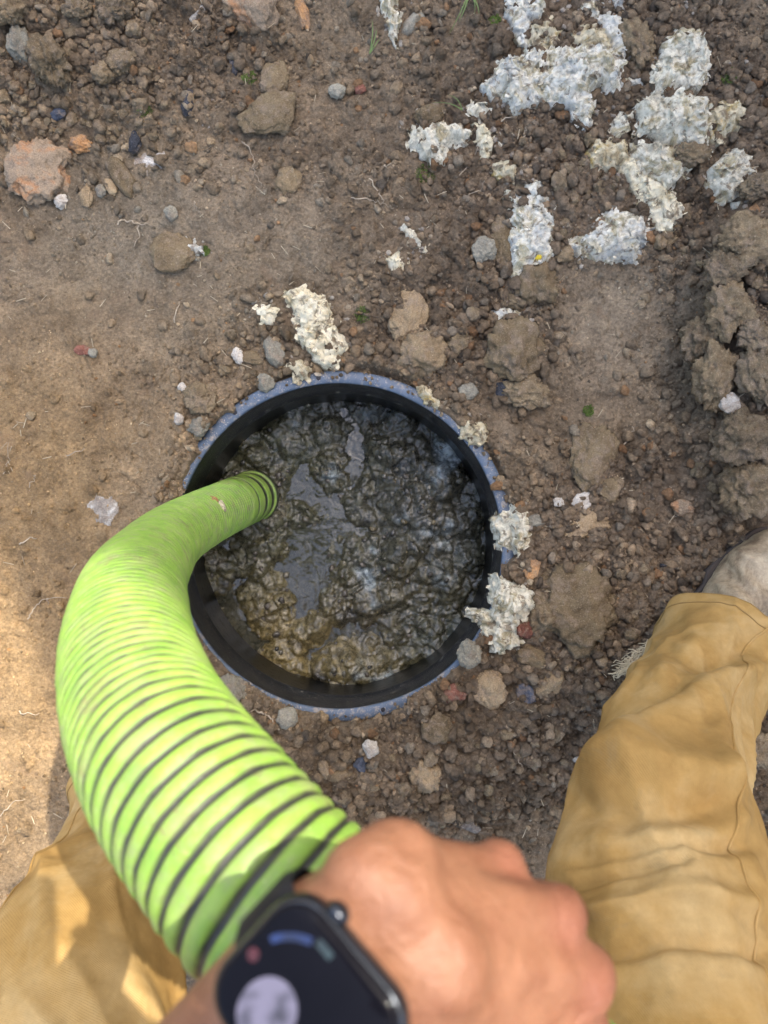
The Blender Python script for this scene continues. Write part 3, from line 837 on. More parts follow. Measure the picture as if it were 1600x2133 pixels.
 ('stone', 1255, 1380, 24, 24, 0, 'tan', 'small round tan stone left of the trouser fray', dict(t=.8, round_=.6)),
 ('stone', 1212, 1582, 34, 16, 0, 'pale', 'thin pale chip beside the trouser leg', dict(t=.6)),
 ('soil_clod', 1575, 1560, 70, 60, 0, 'clod_dark', 'dark clod showing right of the trouser knee', dict(t=.8, rough=.1)),
 ('soil_clod', 1580, 1440, 50, 46, 0, 'clod_dark', 'dark clod showing beyond the frayed hem at right edge', dict(t=.8, rough=.1)),
]
for (nm, px, py, w, h, a, mt, lb, kw) in STONES:
    stone(nm, px, py, w, h, a, mt, lb, 'clod' if nm == 'soil_clod' else ('charcoal' if 'charcoal' in nm else 'stone'), **kw)

lump('stone', [(212, 340), (232, 318), (250, 326), (284, 372), (272, 412), (258, 408), (236, 384)], 0.022, 'brown', 'flat brick shaped brown stone with square corners at left', 'stone', ragged=.0015, relief=.002, edge=.003, flaky=.0005)
for px, py, w, h, a_, lb in (
        (1560, 510, 110, 92, 12, 'big brown block of earth at the right edge, highest of the bank'), (1505, 560, 70, 62, -20, 'brown block of earth leaning on the highest block of the bank'),
        (1522, 645, 78, 96, 8, 'crumbly grey brown block under the highest block of the bank'), (1465, 700, 76, 88, -18, 'upper crusted block of earth on the edge of the bank'),
        (1498, 790, 74, 110, -8, 'lower crusted block of earth on the edge of the bank'), (1585, 785, 70, 110, 6, 'brown block of earth cut by the right edge'),
        (1545, 905, 100, 96, 15, 'ridge block of crusted earth below the pale pinkish stone'), (1560, 1010, 92, 110, -12, 'ridge block of crusted earth just above the boot')):
    stone('soil_clod', px, py, w, h, a_, 'clod_dark' if px % 2 else 'clod', lb, 'clod', t=.75, round_=.2, rough=.10, planes=10, sink=.30)
lump('wood_chip', [(1154, 1134), (1180, 1120), (1205, 1122), (1216, 1136), (1204, 1158), (1180, 1148)], 0.012, 'wood', 'pale split wood chip with dark tip lying in loose soil', 'wood chip', ragged=.002, relief=.004, edge=.003)
lump('bark_chip', [(925, 1698), (955, 1688), (985, 1708), (1006, 1728), (998, 1742), (962, 1732), (935, 1716)], 0.014, 'bark', 'weathered grey bark chip in the gravel above the hand', 'bark', ragged=.003, relief=.006, edge=.004)
lump('charcoal_stick', [(1374, 1172), (1400, 1170), (1442, 1178), (1440, 1190), (1400, 1188), (1376, 1182)], 0.010, 'coal', 'thin black charred stick lying in front of the boot', 'charcoal', ragged=.003, relief=.004, edge=.003)
lump('bone_flake', [(392, 40), (412, 8), (432, -6), (436, 10), (420, 34), (400, 48)], 0.010, 'pale', 'curved pale grey flake at the top edge, left of orange rock', 'flake', ragged=.001, relief=.003, edge=.004)
for poly, lb, H in (([(270, 335), (300, 312), (335, 306), (352, 330), (335, 358), (300, 366), (275, 352)], 'pale mottled lime patch set in soil right of brick shaped stone', .008),
                 ([(398, 190), (425, 175), (450, 200), (448, 262), (420, 270), (398, 250)], 'pale patch with orange fleck beside the long charcoal piece', .010),
                 ([(170, 1050), (195, 1024), (235, 1028), (250, 1060), (230, 1098), (190, 1095)], 'whitish crumbly lime patch left of the green hose', .008)):
    lump('lime_patch', poly, H, 'lime', lb, 'lime patch', ragged=.006, relief=.007, edge=.02)

# --- the torn chunks of dried crust
CR = 'dried_crust'
SCUM = [
 ([(1058, -12), (1120, -14), (1136, 14), (1128, 40), (1110, 52), (1105, 90), (1082, 86), (1072, 60), (1056, 38)], .030, 'scum_blue', 'bluish white torn crust at the top edge, right of the grass'),
 ([(1205, -10), (1250, -12), (1258, 14), (1240, 36), (1212, 30)], .022, 'scum', 'small white crust at the top edge between two bigger ones'),
 ([(1252, 30), (1275, 22), (1300, 40), (1312, 60), (1306, 104), (1296, 118), (1276, 96), (1258, 70)], .028, 'scum_blue', 'lilac grey ragged crust right of the small white one'),
 ([(1268, -10), (1292, -10), (1300, 18), (1288, 26)], .020, 'scum_blue', 'narrow bluish strip of crust at the top edge'),
 ([(1100, 62), (1128, 38), (1158, 44), (1170, 78), (1150, 100), (1120, 98), (1096, 92)], .024, 'scum_tan', 'yellow stained tan crust above the largest bluish crust'),
 ([(1180, 82), (1222, 48), (1256, 62), (1272, 92), (1268, 120), (1210, 112)], .026, 'scum_tan', 'tan and white crust joined above the largest one'),
 ([(1030, 168), (1060, 132), (1110, 112), (1180, 104), (1240, 104), (1276, 118), (1284, 160), (1268, 196), (1238, 176), (1228, 190), (1232, 240), (1216, 262), (1190, 246), (1182, 222), (1150, 210), (1110, 214), (1090, 224), (1066, 200), (1036, 196)], .045, 'scum_blue', 'largest crust, bluish white with overhanging ragged lower edge'),
 ([(1388, 78), (1420, 60), (1462, 68), (1474, 110), (1470, 160), (1448, 190), (1420, 186), (1360, 190), (1362, 150), (1384, 118)], .045, 'scum', 'upright fluffy grey white crust nearest the top right corner'),
 ([(1300, 160), (1340, 154), (1356, 168), (1340, 182), (1310, 178)], .018, 'scum_blue', 'small bluish crust between the largest and the fluffy one'),
 ([(1336, 210), (1380, 190), (1440, 198), (1470, 220), (1476, 270), (1466, 320), (1420, 300), (1390, 290), (1350, 270)], .050, 'scum', 'thick shaggy grey crust in the middle of the heap'),
 ([(1470, 232), (1520, 196), (1540, 208), (1554, 236), (1530, 268), (1500, 296), (1474, 280)], .040, 'scum_tan', 'shaggy tan crust reaching furthest right from the thick grey one'),
 ([(1276, 262), (1292, 234), (1318, 240), (1314, 270), (1290, 296), (1272, 292)], .026, 'scum', 'narrow pale crust leaning against the thick shaggy one'),
 ([(1226, 316), (1240, 286), (1270, 290), (1306, 298), (1312, 336), (1290, 352), (1262, 350), (1256, 368), (1236, 350)], .034, 'scum_tan', 'curled grey tan crust at the left side of the heap'),
 ([(1318, 300), (1352, 288), (1400, 304), (1430, 326), (1424, 372), (1396, 384), (1360, 372), (1330, 345)], .040, 'scum', 'grey crust with a red pebble lying on it'),
 ([(1300, 340), (1330, 335), (1352, 366), (1390, 390), (1422, 424), (1410, 450), (1398, 474), (1366, 466), (1352, 440), (1330, 400), (1308, 378), (1298, 392)], .034, 'scum_cream', 'cream yellow crust running diagonally down from the red pebble'),
 ([(1192, 498), (1220, 484), (1240, 476), (1268, 432), (1296, 446), (1330, 450), (1352, 478), (1344, 500), (1320, 536), (1290, 534), (1262, 530), (1226, 528), (1196, 520)], .036, 'scum_blue', 'bluish grey winged crust above the smooth damp slab'),
 ([(1062, 402), (1086, 412), (1104, 388), (1130, 384), (1142, 420), (1152, 470), (1160, 510), (1140, 545), (1110, 552), (1072, 568), (1066, 520), (1070, 470)], .036, 'scum_blue', 'tall white crust with yellow patch beside long brown stone'),
 ([(1142, 430), (1166, 424), (1172, 440), (1152, 458), (1140, 452)], .022, 'scum', 'little white crust on the right of the tall white one'),
 ([(1484, 350), (1506, 320), (1546, 310), (1576, 326), (1582, 360), (1556, 400), (1520, 408), (1494, 396)], .046, 'scum', 'round white clump of crust at the right edge'),
 ([(1450, 398), (1490, 386), (1508, 396), (1482, 406), (1454, 406)], .014, 'scum_cream', 'thin cream strip of crust pointing at the round white clump'),
 ([(1522, 420), (1538, 412), (1544, 430), (1530, 440)], .012, 'scum', 'small white crumb of crust under the round white clump'),
 ([(862, 270), (880, 258), (920, 250), (956, 262), (976, 280), (966, 302), (938, 306), (930, 338), (912, 342), (886, 318), (862, 300)], .032, 'scum', 'curved grey white crust left of the heap, below brown rock'),
 ([(966, 216), (986, 206), (1012, 218), (1026, 238), (1000, 254), (974, 248)], .024, 'scum', 'round grey crust right of the brown rock'),
 ([(988, 270), (1006, 256), (1030, 278), (1024, 304), (1010, 334), (1000, 318)], .022, 'scum_cream', 'yellow stained crust between the curved and round grey ones'),
 ([(1026, 340), (1050, 330), (1076, 352), (1070, 384), (1048, 376), (1034, 372)], .024, 'scum_tan', 'tan crumbly crust above the tall white one'),
 ([(1032, 280), (1046, 276), (1052, 304), (1040, 312)], .016, 'scum', 'slim white crust right of the yellow stained one'),
 ([(792, -8), (822, -10), (838, 20), (832, 60), (822, 88), (810, 66), (798, 36)], .026, 'scum', 'white ragged crust at the top edge left of the grass'),
 ([(838, 40), (860, 14), (886, 14), (890, 34), (866, 60), (846, 74), (834, 60)], .030, 'grey', 'grey lump right of the white ragged crust at the top'),
 ([(594, 622), (640, 602), (658, 622), (684, 640), (704, 670), (710, 716), (688, 756), (660, 746), (628, 716), (612, 690), (620, 660)], .040, 'scum_cream', 'big cream white crust alone above the riser'),
 ([(534, 636), (556, 628), (578, 640), (574, 668), (546, 674), (534, 656)], .024, 'scum_cream', 'small cream crust left of the big cream one'),
 ([(596, 760), (622, 748), (650, 764), (640, 788), (612, 792)], .026, 'scum_tan', 'grey green crust lying on the flange below big cream one'),
 ([(806, 540), (830, 524), (848, 540), (840, 566), (818, 570)], .018, 'scum_cream', 'small white crust alone in the soil, upper middle'),
 ([(838, 478), (846, 468), (876, 494), (872, 514), (850, 512)], .014, 'scum', 'thin white flake above the small white crust'),
 ([(872, 530), (882, 502), (896, 520), (890, 532)], .010, 'scum', 'tiny white flake right of the thin white flake'),
 ([(1024, 652), (1046, 640), (1080, 646), (1086, 664), (1060, 682), (1040, 682)], .024, 'scum_blue', 'bluish white crust above the largest brown rock'),
 ([(380, 508), (400, 498), (418, 508), (422, 526), (400, 534), (386, 522)], .016, 'scum_blue', 'pale bluish crust touching the round flat stone'),
 ([(868, 812), (890, 806), (918, 830), (922, 846), (900, 846), (880, 832)], .016, 'scum_tan', 'tan flat crust lying across the flange at upper right'),
 ([(964, 890), (976, 874), (1004, 878), (1014, 904), (1004, 928), (982, 924), (968, 910)], .024, 'scum_tan', 'grey round crust on the flange at right'),
 ([(1040, 1068), (1064, 1058), (1082, 1066), (1096, 1090), (1098, 1120), (1080, 1150), (1056, 1152), (1038, 1132), (1032, 1100)], .034, 'scum', 'white grey clump of crust on the rim, upper of two'),
 ([(1030, 1220), (1042, 1196), (1050, 1210), (1080, 1222), (1110, 1240), (1112, 1270), (1090, 1310), (1080, 1340), (1030, 1352), (1020, 1322), (992, 1282), (996, 1270), (1028, 1276)], .045, 'scum', 'largest white grey clump hanging over the right rim'),
]
for poly, H, mt, lb in SCUM:
    if mt == 'grey': lump('stone_lump', poly, H, mt, lb, 'stone', ragged=.003, relief=.006, edge=.012)
    else:
        k = dict(z=RIM_Z) if 'flange' in lb else {}
        lump(CR, poly, H, mt, lb, 'dried crust', ragged=.013, relief=.016, edge=.012, flaky=.010, step=.0021, shag=9000, grow=1.22, **k)
M['yellow'] = plain('yellow_mould', (0.72, 0.55, 0.05), 0.8, 0.2, bs=200, var=.3)
lump('yellow_mould', [(1094, 538), (1120, 528), (1132, 538), (1118, 552), (1098, 552)], .006, 'yellow', 'bright yellow patch on the foot of the tall white crust', 'mould', lift=.028, ragged=.006)

# --- loose clods: too alike to tell apart within their patch
CLOD_T = [stone_mesh('soil_clod', 500+k, 4, 8, .08, .13, .5, .36) for k in range(18)]
for k, m_ in enumerate(CLOD_T): m_.materials.append(M['clod'] if k % 3 else M['clod_dark'])
ZONES = [
 ((0, 0, 330, 300), 110, (15, 46), 'in the loose heap at the top left', 'clods of the top left heap'),
 ((470, 690, 640, 790), 16, (16, 34), 'in the row above the riser flange', 'clods above the riser'),
 ((1130, 1150, 1330, 1480), 40, (14, 30), 'in loose soil between riser and trouser leg', 'clods right of the riser'),
 ((560, 1520, 1180, 1720), 60, (14, 36), 'in the gravel below the riser', 'clods below the riser'),
 ((1050, 280, 1420, 540), 34, (16, 40), 'lying among the white crusts', 'clods among the crusts'),
 ((1440, 560, 1600, 1060), 34, (18, 46), 'on the raised bank at the right edge', 'clods of the bank'),
]
taken = [(s[1], s[2], max(s[3], s[4])/2) for s in STONES] + [(np.mean([p[0] for p in s[0]]), np.mean([p[1] for p in s[0]]), 0.45*(max(p[0] for p in s[0])-min(p[0] for p in s[0]))) for s in SCUM]
for (x0, y0, x1, y1), n, (s0, s1), lb, gr in ZONES:
    c = 0; tries = 0; big = s0+(s1-s0)*.22
    while c < n and tries < n*30:
        tries += 1
        px, py = random.uniform(x0, x1), random.uniform(y0, y1)
        sz = s0 + (s1-s0)*random.random()**2
        if any(math.hypot(px-a, py-b) < r+sz*0.45 for a, b, r in taken): continue
        if math.hypot(px-707, py-1137) < 365+sz*.4: continue
        taken.append((px, py, sz/2))
        x, y, _ = W(px, py)
        hs = sz/2/SCL
        kt = random.randrange(len(CLOD_T)); o = obj('soil_clod', CLOD_T[kt])
        fl = random.uniform(.6, .95)
        o.scale = (hs*random.uniform(.85, 1.2), hs*random.uniform(.8, 1.1), hs*fl)
        o.location = (x, y, gh(x, y, True)+hs*fl*0.08)
        o.rotation_euler = (random.uniform(-.5, .5), random.uniform(-.5, .5), random.uniform(0, 6.28))
        col = ('left', 'middle', 'right')[min(2, int(3*(px-x0)/(x1-x0)))]; row = ('upper', 'central', 'lower')[min(2, int(3*(py-y0)/(y1-y0)))]
        wh = {'upperleft': 'upper left', 'uppermiddle': 'upper middle', 'upperright': 'upper right', 'centralleft': 'left', 'centralmiddle': 'middle', 'centralright': 'right', 'lowerleft': 'lower left', 'lowermiddle': 'lower middle', 'lowerright': 'lower right'}[row+col]
        tag(o, '%s %s clod %s, %s part' % ('larger' if sz > big else 'small', 'brown' if kt % 3 else 'dark', lb, wh), 'clod', gr)
        c += 1

# --- crumbs and grit: nobody could count them
def scatter(name, n, smin, smax, sub, label, seed, power=2.4, dens_floor=.10, box=(-60, -60, 1660, 2200), pal=None, mat='crumb', flat=.75, ring=False, pts=None):
    r_ = np.random.default_rng(seed)
    tv, tf = ICO[sub]
    T = []
    for k in range(10):
        s = seed*3.1+k*11.3
        nn = r_.normal(size=(8, 3)); nn /= np.linalg.norm(nn, axis=1)[:, None]
        dots = tv @ nn.T
        rad = np.minimum(np.where(dots > .05, r_.uniform(.42, .95, 8)[None, :]/np.maximum(dots, .05), 9).min(1), 1.05)
        rad = rad*1.2*(1+.35*fbm(tv[:, 0]*1.3+s, tv[:, 1]*1.3, tv[:, 2]*1.3, 2))
        T.append(tv*rad[:, None]*np.array([1, r_.uniform(.6, 1), r_.uniform(.5, .8)]))
    P = np.zeros((0, 2)) if pts is None else np.asarray(pts)
    while len(P) < n:
        px = r_.uniform(box[0], box[2], n*2); py = r_.uniform(box[1], box[3], n*2)
        x = (px-800)/SCL; y = (1066.5-py)/SCL
        d = dens_floor + (1-dens_floor)*rough_map(px, py)**1.5
        d = d*np.clip(0.65+1.1*fbm(x*9, y*9, seed*1.0, 3), .05, 1.4)
        rr_ = np.hypot(x-RC[0], y-RC[1])
        d = d*(rr_ > RI+0.008)
        on = (rr_ < RO+.004)
        th = np.arctan2(y-RC[1], x-RC[0])
        d = np.where(on, np.where(soil_edge(th) > .4, .10, .8), d)
        d = d + (0.5*(np.abs(rr_-RO-.012) < .014) if ring else 0)
        d = d*(rr_ > RI+smax*.7+.001)
        ok = r_.random(n*2) < d
        P = np.concatenate([P, np.stack([x, y], 1)[ok]])
    P = P[:n]
    sz = smin + (smax-smin)*r_.random(n)**power
    zg = soil_height(P[:, 0], P[:, 1], True)
    rr_ = np.hypot(P[:, 0]-RC[0], P[:, 1]-RC[1])
    zg = np.where(rr_ < RO, np.maximum(zg, RIM_Z), zg)
    base = soil_color(P[:, 0], P[:, 1])
    pal = pal or [((1, 1, 1), .44), ((.78, .76, .74), .2), ((1.3, 1.27, 1.2), .18), ((1.15, 1.25, 1.35), .07), ((1.8, 1.8, 1.75), .05), ((1.3, 1.02, .8), .03), ((.55, .58, .64), .02)]
    pc = np.array([p[0] for p in pal]); pw = np.array([p[1] for p in pal]); pw = pw/pw.sum()
    col = base*pc[r_.choice(len(pal), n, p=pw)]*r_.uniform(.8, 1.2, n)[:, None]
    nv, nf = len(tv), len(tf)
    V = np.zeros((n, nv, 3)); tid = r_.integers(0, 10, n)
    a = r_.uniform(0, 6.283, n); t = r_.normal(0, .5, n); u = r_.normal(0, .5, n)
    ca, sa, ct, st, cu, su = np.cos(a), np.sin(a), np.cos(t), np.sin(t), np.cos(u), np.sin(u)
    TT = np.stack(T)[tid]*sz[:, None, None]
    X, Y, Z = TT[..., 0], TT[..., 1], TT[..., 2]
    Y, Z = Y*ct[:, None]-Z*st[:, None], Y*st[:, None]+Z*ct[:, None]
    X, Z = X*cu[:, None]-Z*su[:, None], X*su[:, None]+Z*cu[:, None]
    X, Y = X*ca[:, None]-Y*sa[:, None], X*sa[:, None]+Y*ca[:, None]
    V[..., 0] = X+P[:, 0, None]; V[..., 1] = Y+P[:, 1, None]; V[..., 2] = Z+(zg+sz*.12)[:, None]
    Fc = tf[None]+(np.arange(n)*nv)[:, None, None]
    me = np_mesh(name, V.reshape(-1, 3), Fc.reshape(-1, 3), False)
    set_col(me, np.repeat(col, nv, 0))
    return tag(obj(name, me, M[mat]), label, kind='stuff')
scatter('soil_crumbs', 11000, .0032, .0125, 2, 'loose brown soil crumbs over the ground', 3, 2.6, .02, ring=True)
scatter('soil_grit', 30000, .0011, .0042, 1, 'fine soil grit over the ground', 4, 2.2, .16, ring=True)
scatter('pale_grit', 2600, .0010, .0030, 1, 'pale grains of stone strewn over the soil', 5, 2.4, .35, pal=[((1.9, 2.1, 2.25), .6), ((1.6, 1.65, 1.7), .4)])

r_ = np.random.default_rng(33)
fp = []
for poly, H, mt, lb in SCUM:
    q = np.array(poly, float); c0 = q.mean(0); sp = (q.max(0)-q.min(0)).max()
    for k in range(int(6+sp*.22)):
        t = q[r_.integers(len(q))]
        p = t+(t-c0)*r_.uniform(.05, .5)+r_.normal(0, 9, 2)
        x, y, _ = W(p[0], p[1])
        if math.hypot(x-RC[0], y-RC[1]) > RI+.006: fp.append((x, y))
scatter('crust_crumbs', len(fp), .0014, .0068, 2, 'pale crumbs broken off the dried crusts', 6, 2.2, pal=[((1.9, 2.2, 2.7), .5), ((1.5, 1.6, 1.7), .3), ((2.1, 2.3, 2.4), .2)], pts=fp)

# --- roots, straw, moss and grass
def tube(pts, rad, name, sides=6):
    P = [Vector(p) for p in pts]
    n = len(P); V = []; Fc = []
    rads = rad if isinstance(rad, (list, tuple, np.ndarray)) else [rad*(1-.6*i/(n-1)) for i in range(n)]
    up = Vector((0, 0, 1)); prev = None
    for i in range(n):
        t = (P[min(i+1, n-1)]-P[max(i-1, 0)])
        if t.length < 1e-9: t = Vector((1, 0, 0))
        t.normalize()
        if prev is None:
            a = t.cross(up)
            if a.length < 1e-4: a = t.cross(Vector((1, 0, 0)))
        else: a = prev - t*prev.dot(t)
        a.normalize(); prev = a; b = t.cross(a)
        for k in range(sides):
            th = 2*math.pi*k/sides
            V.append(P[i]+(a*math.cos(th)+b*math.sin(th))*rads[i])
    for i in range(n-1):
        for k in range(sides):
            k2 = (k+1) % sides
            Fc.append((i*sides+k, i*sides+k2, (i+1)*sides+k2, (i+1)*sides+k))
    V = np.array([v[:] for v in V])
    c = V.mean(0)
    return V, np.array(Fc), c

def root(pts_px, r, label, name='root', cat='root', mat='root', lift=.004):
    """a thin root through photo pixels"""
    Q = []
    for k in range(len(pts_px)-1):
        for s in range(6):
            t = s/6
            a, b = pts_px[k], pts_px[k+1]
            Q.append((a[0]+(b[0]-a[0])*t, a[1]+(b[1]-a[1])*t))
    Q.append(pts_px[-1])
    W_ = []
    for i, (a, b) in enumerate(Q):
        a += 2.5*math.sin(i*1.3+a); b += 2.5*math.cos(i*.9+b)
        x, y, _ = W(a, b)
        W_.append((x, y))
    zs = soil_height(np.array([p[0] for p in W_]), np.array([p[1] for p in W_]), True)
    W_ = [(x, y, z+lift+.003*math.sin(i*.8)) for i, ((x, y), z) in enumerate(zip(W_, zs))]
    V, f, c = tube(W_, r, name)
    o = obj(name, np_mesh(name, V-c, f), M[mat]); o.location = c
    tag(o, label, cat)
for pts, r, lb in (
    ([(248, 470), (262, 462), (285, 468), (318, 474)], .0017, 'pale forked root above the round flat stone'),
    ([(292, 472), (290, 496), (284, 520)], .0013, 'short root branching down above the round flat stone'),
    ([(508, 300), (530, 330), (532, 360), (548, 392)], .0009, 'hair thin root left of the notched brown stone'),
    ([(408, 425), (412, 440), (425, 455)], .0009, 'tiny curled root in the soil left of centre'),
    ([(365, 672), (375, 628)], .0014, 'pale straight straw stem standing on trodden soil'),
    ([(770, 380), (790, 410), (800, 430), (822, 440)], .0011, 'bent root stem left of the green moss'),
    ([(730, 418), (770, 420), (800, 432)], .0010, 'root stem lying crosswise left of the moss'),
    ([(800, 350), (812, 370), (806, 392)], .0010, 'dry stalk above the bent root stem'),
    ([(1040, 265), (1075, 248), (1110, 244), (1150, 243)], .0012, 'long thin root under the largest crust'),
    ([(955, 375), (985, 335), (996, 312)], .0010, 'dry grey stalk below the yellow stained crust'),
    ([(960, 415), (1000, 405), (1006, 385)], .0009, 'thin stalk above the blocky grey stone'),
    ([(1086, 300), (1092, 278)], .0010, 'short dry stalk below the long thin root'),
    ([(496, 1470), (530, 1472), (556, 1480), (578, 1496)], .0028, 'thick grey root beside hose below the flange'),
    ([(1395, 1075), (1420, 1070)], .0009, 'fine rootlet near the orange ended stone'),
    ([(1300, 925), (1315, 905), (1316, 888)], .0014, 'curved dark root right of the flat reddish stone'),
    ([(1530, 898), (1570, 898)], .0009, 'pale straw on the ridge block of earth'),
    ([(1530, 918), (1580, 928)], .0009, 'second pale straw lying below the first on the ridge block'),
    ([(1102, 1705), (1108, 1690), (1114, 1676)], .0018, 'pale split straw beside the trouser leg'),
    ([(140, 952), (180, 935)], .0012, 'straw on the trodden soil left of the riser'),
    ([(10, 990), (22, 950), (18, 920)], .0008, 'thin dark root at the left edge'),
    ([(60, 1290), (75, 1260), (100, 1247), (140, 1245)], .0010, 'thin dark twig on the soil left of the hose'),
    ([(100, 1245), (104, 1258)], .0008, 'short spur beside the thin dark twig'),
    ([(48, 1480), (82, 1486)], .0012, 'straw in the sunlight at the left edge'),
    ([(0, 1700), (30, 1670), (58, 1660)], .0010, 'twig in the sunlight above the left knee'),
    ([(40, 1135), (62, 1122), (78, 1120)], .0014, 'short dark twig on the tan soil at left'),
    ([(63, 1012), (72, 998), (78, 990)], .0010, 'pale straw above the short dark twig'),
    ([(1085, 1590), (1060, 1550)], .0010, 'thin dark stalk in the gravel below the light tan stone'),
):
    root(pts, r, lb)

def fleck_stuff(name, n, seed, mat, label, l0, l1, w, box, fl=.3):
    r_ = np.random.default_rng(seed)
    V = []; Fc = []
    PX = r_.uniform(box[0], box[2], n); PY = r_.uniform(box[1], box[3], n)
    ok = np.hypot(PX-707, PY-1137) > 375
    PX, PY = PX[ok], PY[ok]
    XX = (PX-800)/SCL; YY = (1066.5-PY)/SCL; ZZ = soil_height(XX, YY, True)+.002
    for x, y, z in zip(XX, YY, ZZ):
        a = r_.uniform(0, 6.283); L = r_.uniform(l0, l1)/2; c, s = math.cos(a), math.sin(a); ww = w*r_.uniform(.6, 1.3)
        tl = r_.uniform(-.25, .25)*L
        b = len(V)
        for u, q in ((-1, 0), (1, 0)):
            for dx, dz in ((-ww, 0), (0, ww), (ww, 0)):
                V.append((x+u*L*c-dx*s, y+u*L*s+dx*c, z+dz+u*tl+.001))
        Fc += [(b, b+1, b+4, b+3), (b+1, b+2, b+5, b+4), (b+2, b, b+3, b+5)]
    me = np_mesh(name, np.array(V), np.array(Fc), False)
    tag(obj(name, me, M[mat]), label, kind='stuff')
fleck_stuff('straw_flecks', 330, 21, 'straw', 'pale straw flecks scattered over the soil', .006, .022, .0006, (0, 0, 1600, 1800))

def tuft(name, px, py, size, n, mat, label, cat, blade=(.004, .0007), seed=0, spread=1.0):
    """a tuft of small upright leaves"""
    r_ = np.random.default_rng(seed)
    x0, y0, _ = W(px, py); z0 = gh(x0, y0, True)
    V = []; Fc = []
    aa = r_.uniform(0, 6.283, n); dd = size/SCL/2*np.sqrt(r_.random(n))
    XX, YY = dd*np.cos(aa), dd*np.sin(aa); ZZ = soil_height(x0+XX, y0+YY, True)-z0
    for x, y, z in zip(XX, YY, ZZ):
        L = blade[0]*r_.uniform(.6, 1.4); w = blade[1]; az = r_.uniform(0, 6.283); tl = r_.uniform(.3, 1.1)*spread
        hx, hy = math.cos(az), math.sin(az); b = len(V)
        ex, ey, ez = hx*math.sin(tl)*L, hy*math.sin(tl)*L, math.cos(tl)*L
        V += [(x-hy*w, y+hx*w, z), (x+hy*w, y-hx*w, z), (x+ex*.5+hy*w, y+ey*.5-hx*w, z+ez*.6), (x+ex*.5-hy*w, y+ey*.5+hx*w, z+ez*.6), (x+ex, y+ey, z+ez)]
        Fc.append((b, b+1, b+2, b+3)); Fc.append((b+3, b+2, b+4, b+4))
    f4 = np.array([f for f in Fc if f[2] != f[3]]); f3 = np.array([f[:3] for f in Fc if f[2] == f[3]])
    o = obj(name, np_mesh(name, np.array(V), [f4, f3]), M[mat]); o.location = (x0, y0, z0)
    tag(o, label, cat)
for k, (px, py, s, lb) in enumerate(((520, 165, 30, 'bright green moss tuft in the soil near the top middle'), (305, 238, 30, 'dull olive moss tuft below the loose heap'),
        (756, 660, 32, 'green moss tuft right of the big cream crust'), (886, 368, 40, 'green moss tuft below the curved grey white crust'), (1224, 856, 22, 'small green moss tuft above the flat reddish stone'),
        (1491, 195, 30, 'dark green moss tuft right of the fluffy crust'), (428, 524, 20, 'dark moss tuft beside the pale bluish crust'), (1027, 60, 26, 'dark moss tuft left of the top bluish crust'))):
    tuft('moss_tuft', px, py, s, 260, 'moss', lb, 'moss', (.0042, .0007), 50+k)
def blades(px, py, dirs, label, seed):
    r_ = np.random.default_rng(seed)
    x0, y0, _ = W(px, py); z0 = gh(x0, y0, True)
    g = tag(empty('grass_tuft', (x0, y0, z0)), label, 'grass')
    for (dx, dy, w) in dirs:
        ex, ey = dx/SCL, -dy/SCL
        V = []; Fc = []
        n = 7
        px_, py_ = -ey, ex; l = math.hypot(ex, ey)+1e-9
        for i in range(n):
            t = i/(n-1); ww = w*(1-t)**.7+.0002
            z = .012*math.sin(t*2.6)+.004*(1-t)
            for s in (-1, 0, 1):
                V.append((ex*t+s*ww*px_/l+.004*math.sin(t*3), ey*t+s*ww*py_/l, z+(.0006 if s == 0 else 0)))
        for i in range(n-1):
            for s in (0, 1):
                a = i*3+s; Fc.append((a, a+1, a+4, a+3))
        obj('blade', np_mesh('blade', np.array(V), np.array(Fc)), M['grass'], g)
blades(972, 8, [(-20, 60, .0016), (-40, 85, .0010), (14, 28, .0018), (22, 54, .0012), (-2, -24, .0014), (30, -18, .0014), (12, 46, .001)], 'small green grass tuft at the top edge', 3)
blades(770, 118, [(14, -52, .0009), (4, -70, .0008), (20, -30, .0008)], 'few thin grass blades left of the white ragged crust', 4)
blades(960, 245, [(-60, -14, .0008), (-30, -30, .0007)], 'two thin green blades beside the round grey crust', 5)

# ------------------------------------------------------------------ unseen building added out of the frame so its eaves shade the place
Hh = 6.2
G0 = np.array([-0.490, -0.38])
tdir = np.array([0.423, -0.906]); ndir = np.array([0.906, 0.423])
E0 = G0 + Hh*np.array([SUN_V.x, SUN_V.y])/SUN_V.z  # eave of the added building, set so its shade edge crosses the ground here
def added_house_pt(a, b, z): p = E0 + tdir*a + ndir*b; return (p[0], p[1], z)
def added_house_box(name, a0, a1, b0, b1, z0, z1, mat, parent):
    V = [added_house_pt(a, b, z) for z in (z0, z1) for a, b in ((a0, b0), (a1, b0), (a1, b1), (a0, b1))]
    me = bpy.data.meshes.new(name)
    me.from_pydata(V, [], [(0, 3, 2, 1), (4, 5, 6, 7), (0, 1, 5, 4), (1, 2, 6, 5), (2, 3, 7, 6), (3, 0, 4, 7)])
    return obj(name, me, mat, parent)
M['render'] = plain('added_house_render', (0.74, 0.70, 0.62), 0.9, 0.2, bs=40, bd=.002)
M['roof'] = plain('roof_slate', (0.09, 0.085, 0.085), 0.7, 0.3, bs=30, bd=.004)
M['glass'] = plain('window_glass', (0.03, 0.035, 0.04), 0.08, 0.6)
M['paint'] = plain('white_paint', (0.75, 0.74, 0.71), 0.4, 0.4)
added_house = tag(empty('added_house'), 'unseen pale building added to shade the dig', 'added_house')
added_house_box('wall', -2.5, 3.0, .45, 7.5, -.3, Hh-.02, M['render'], added_house)
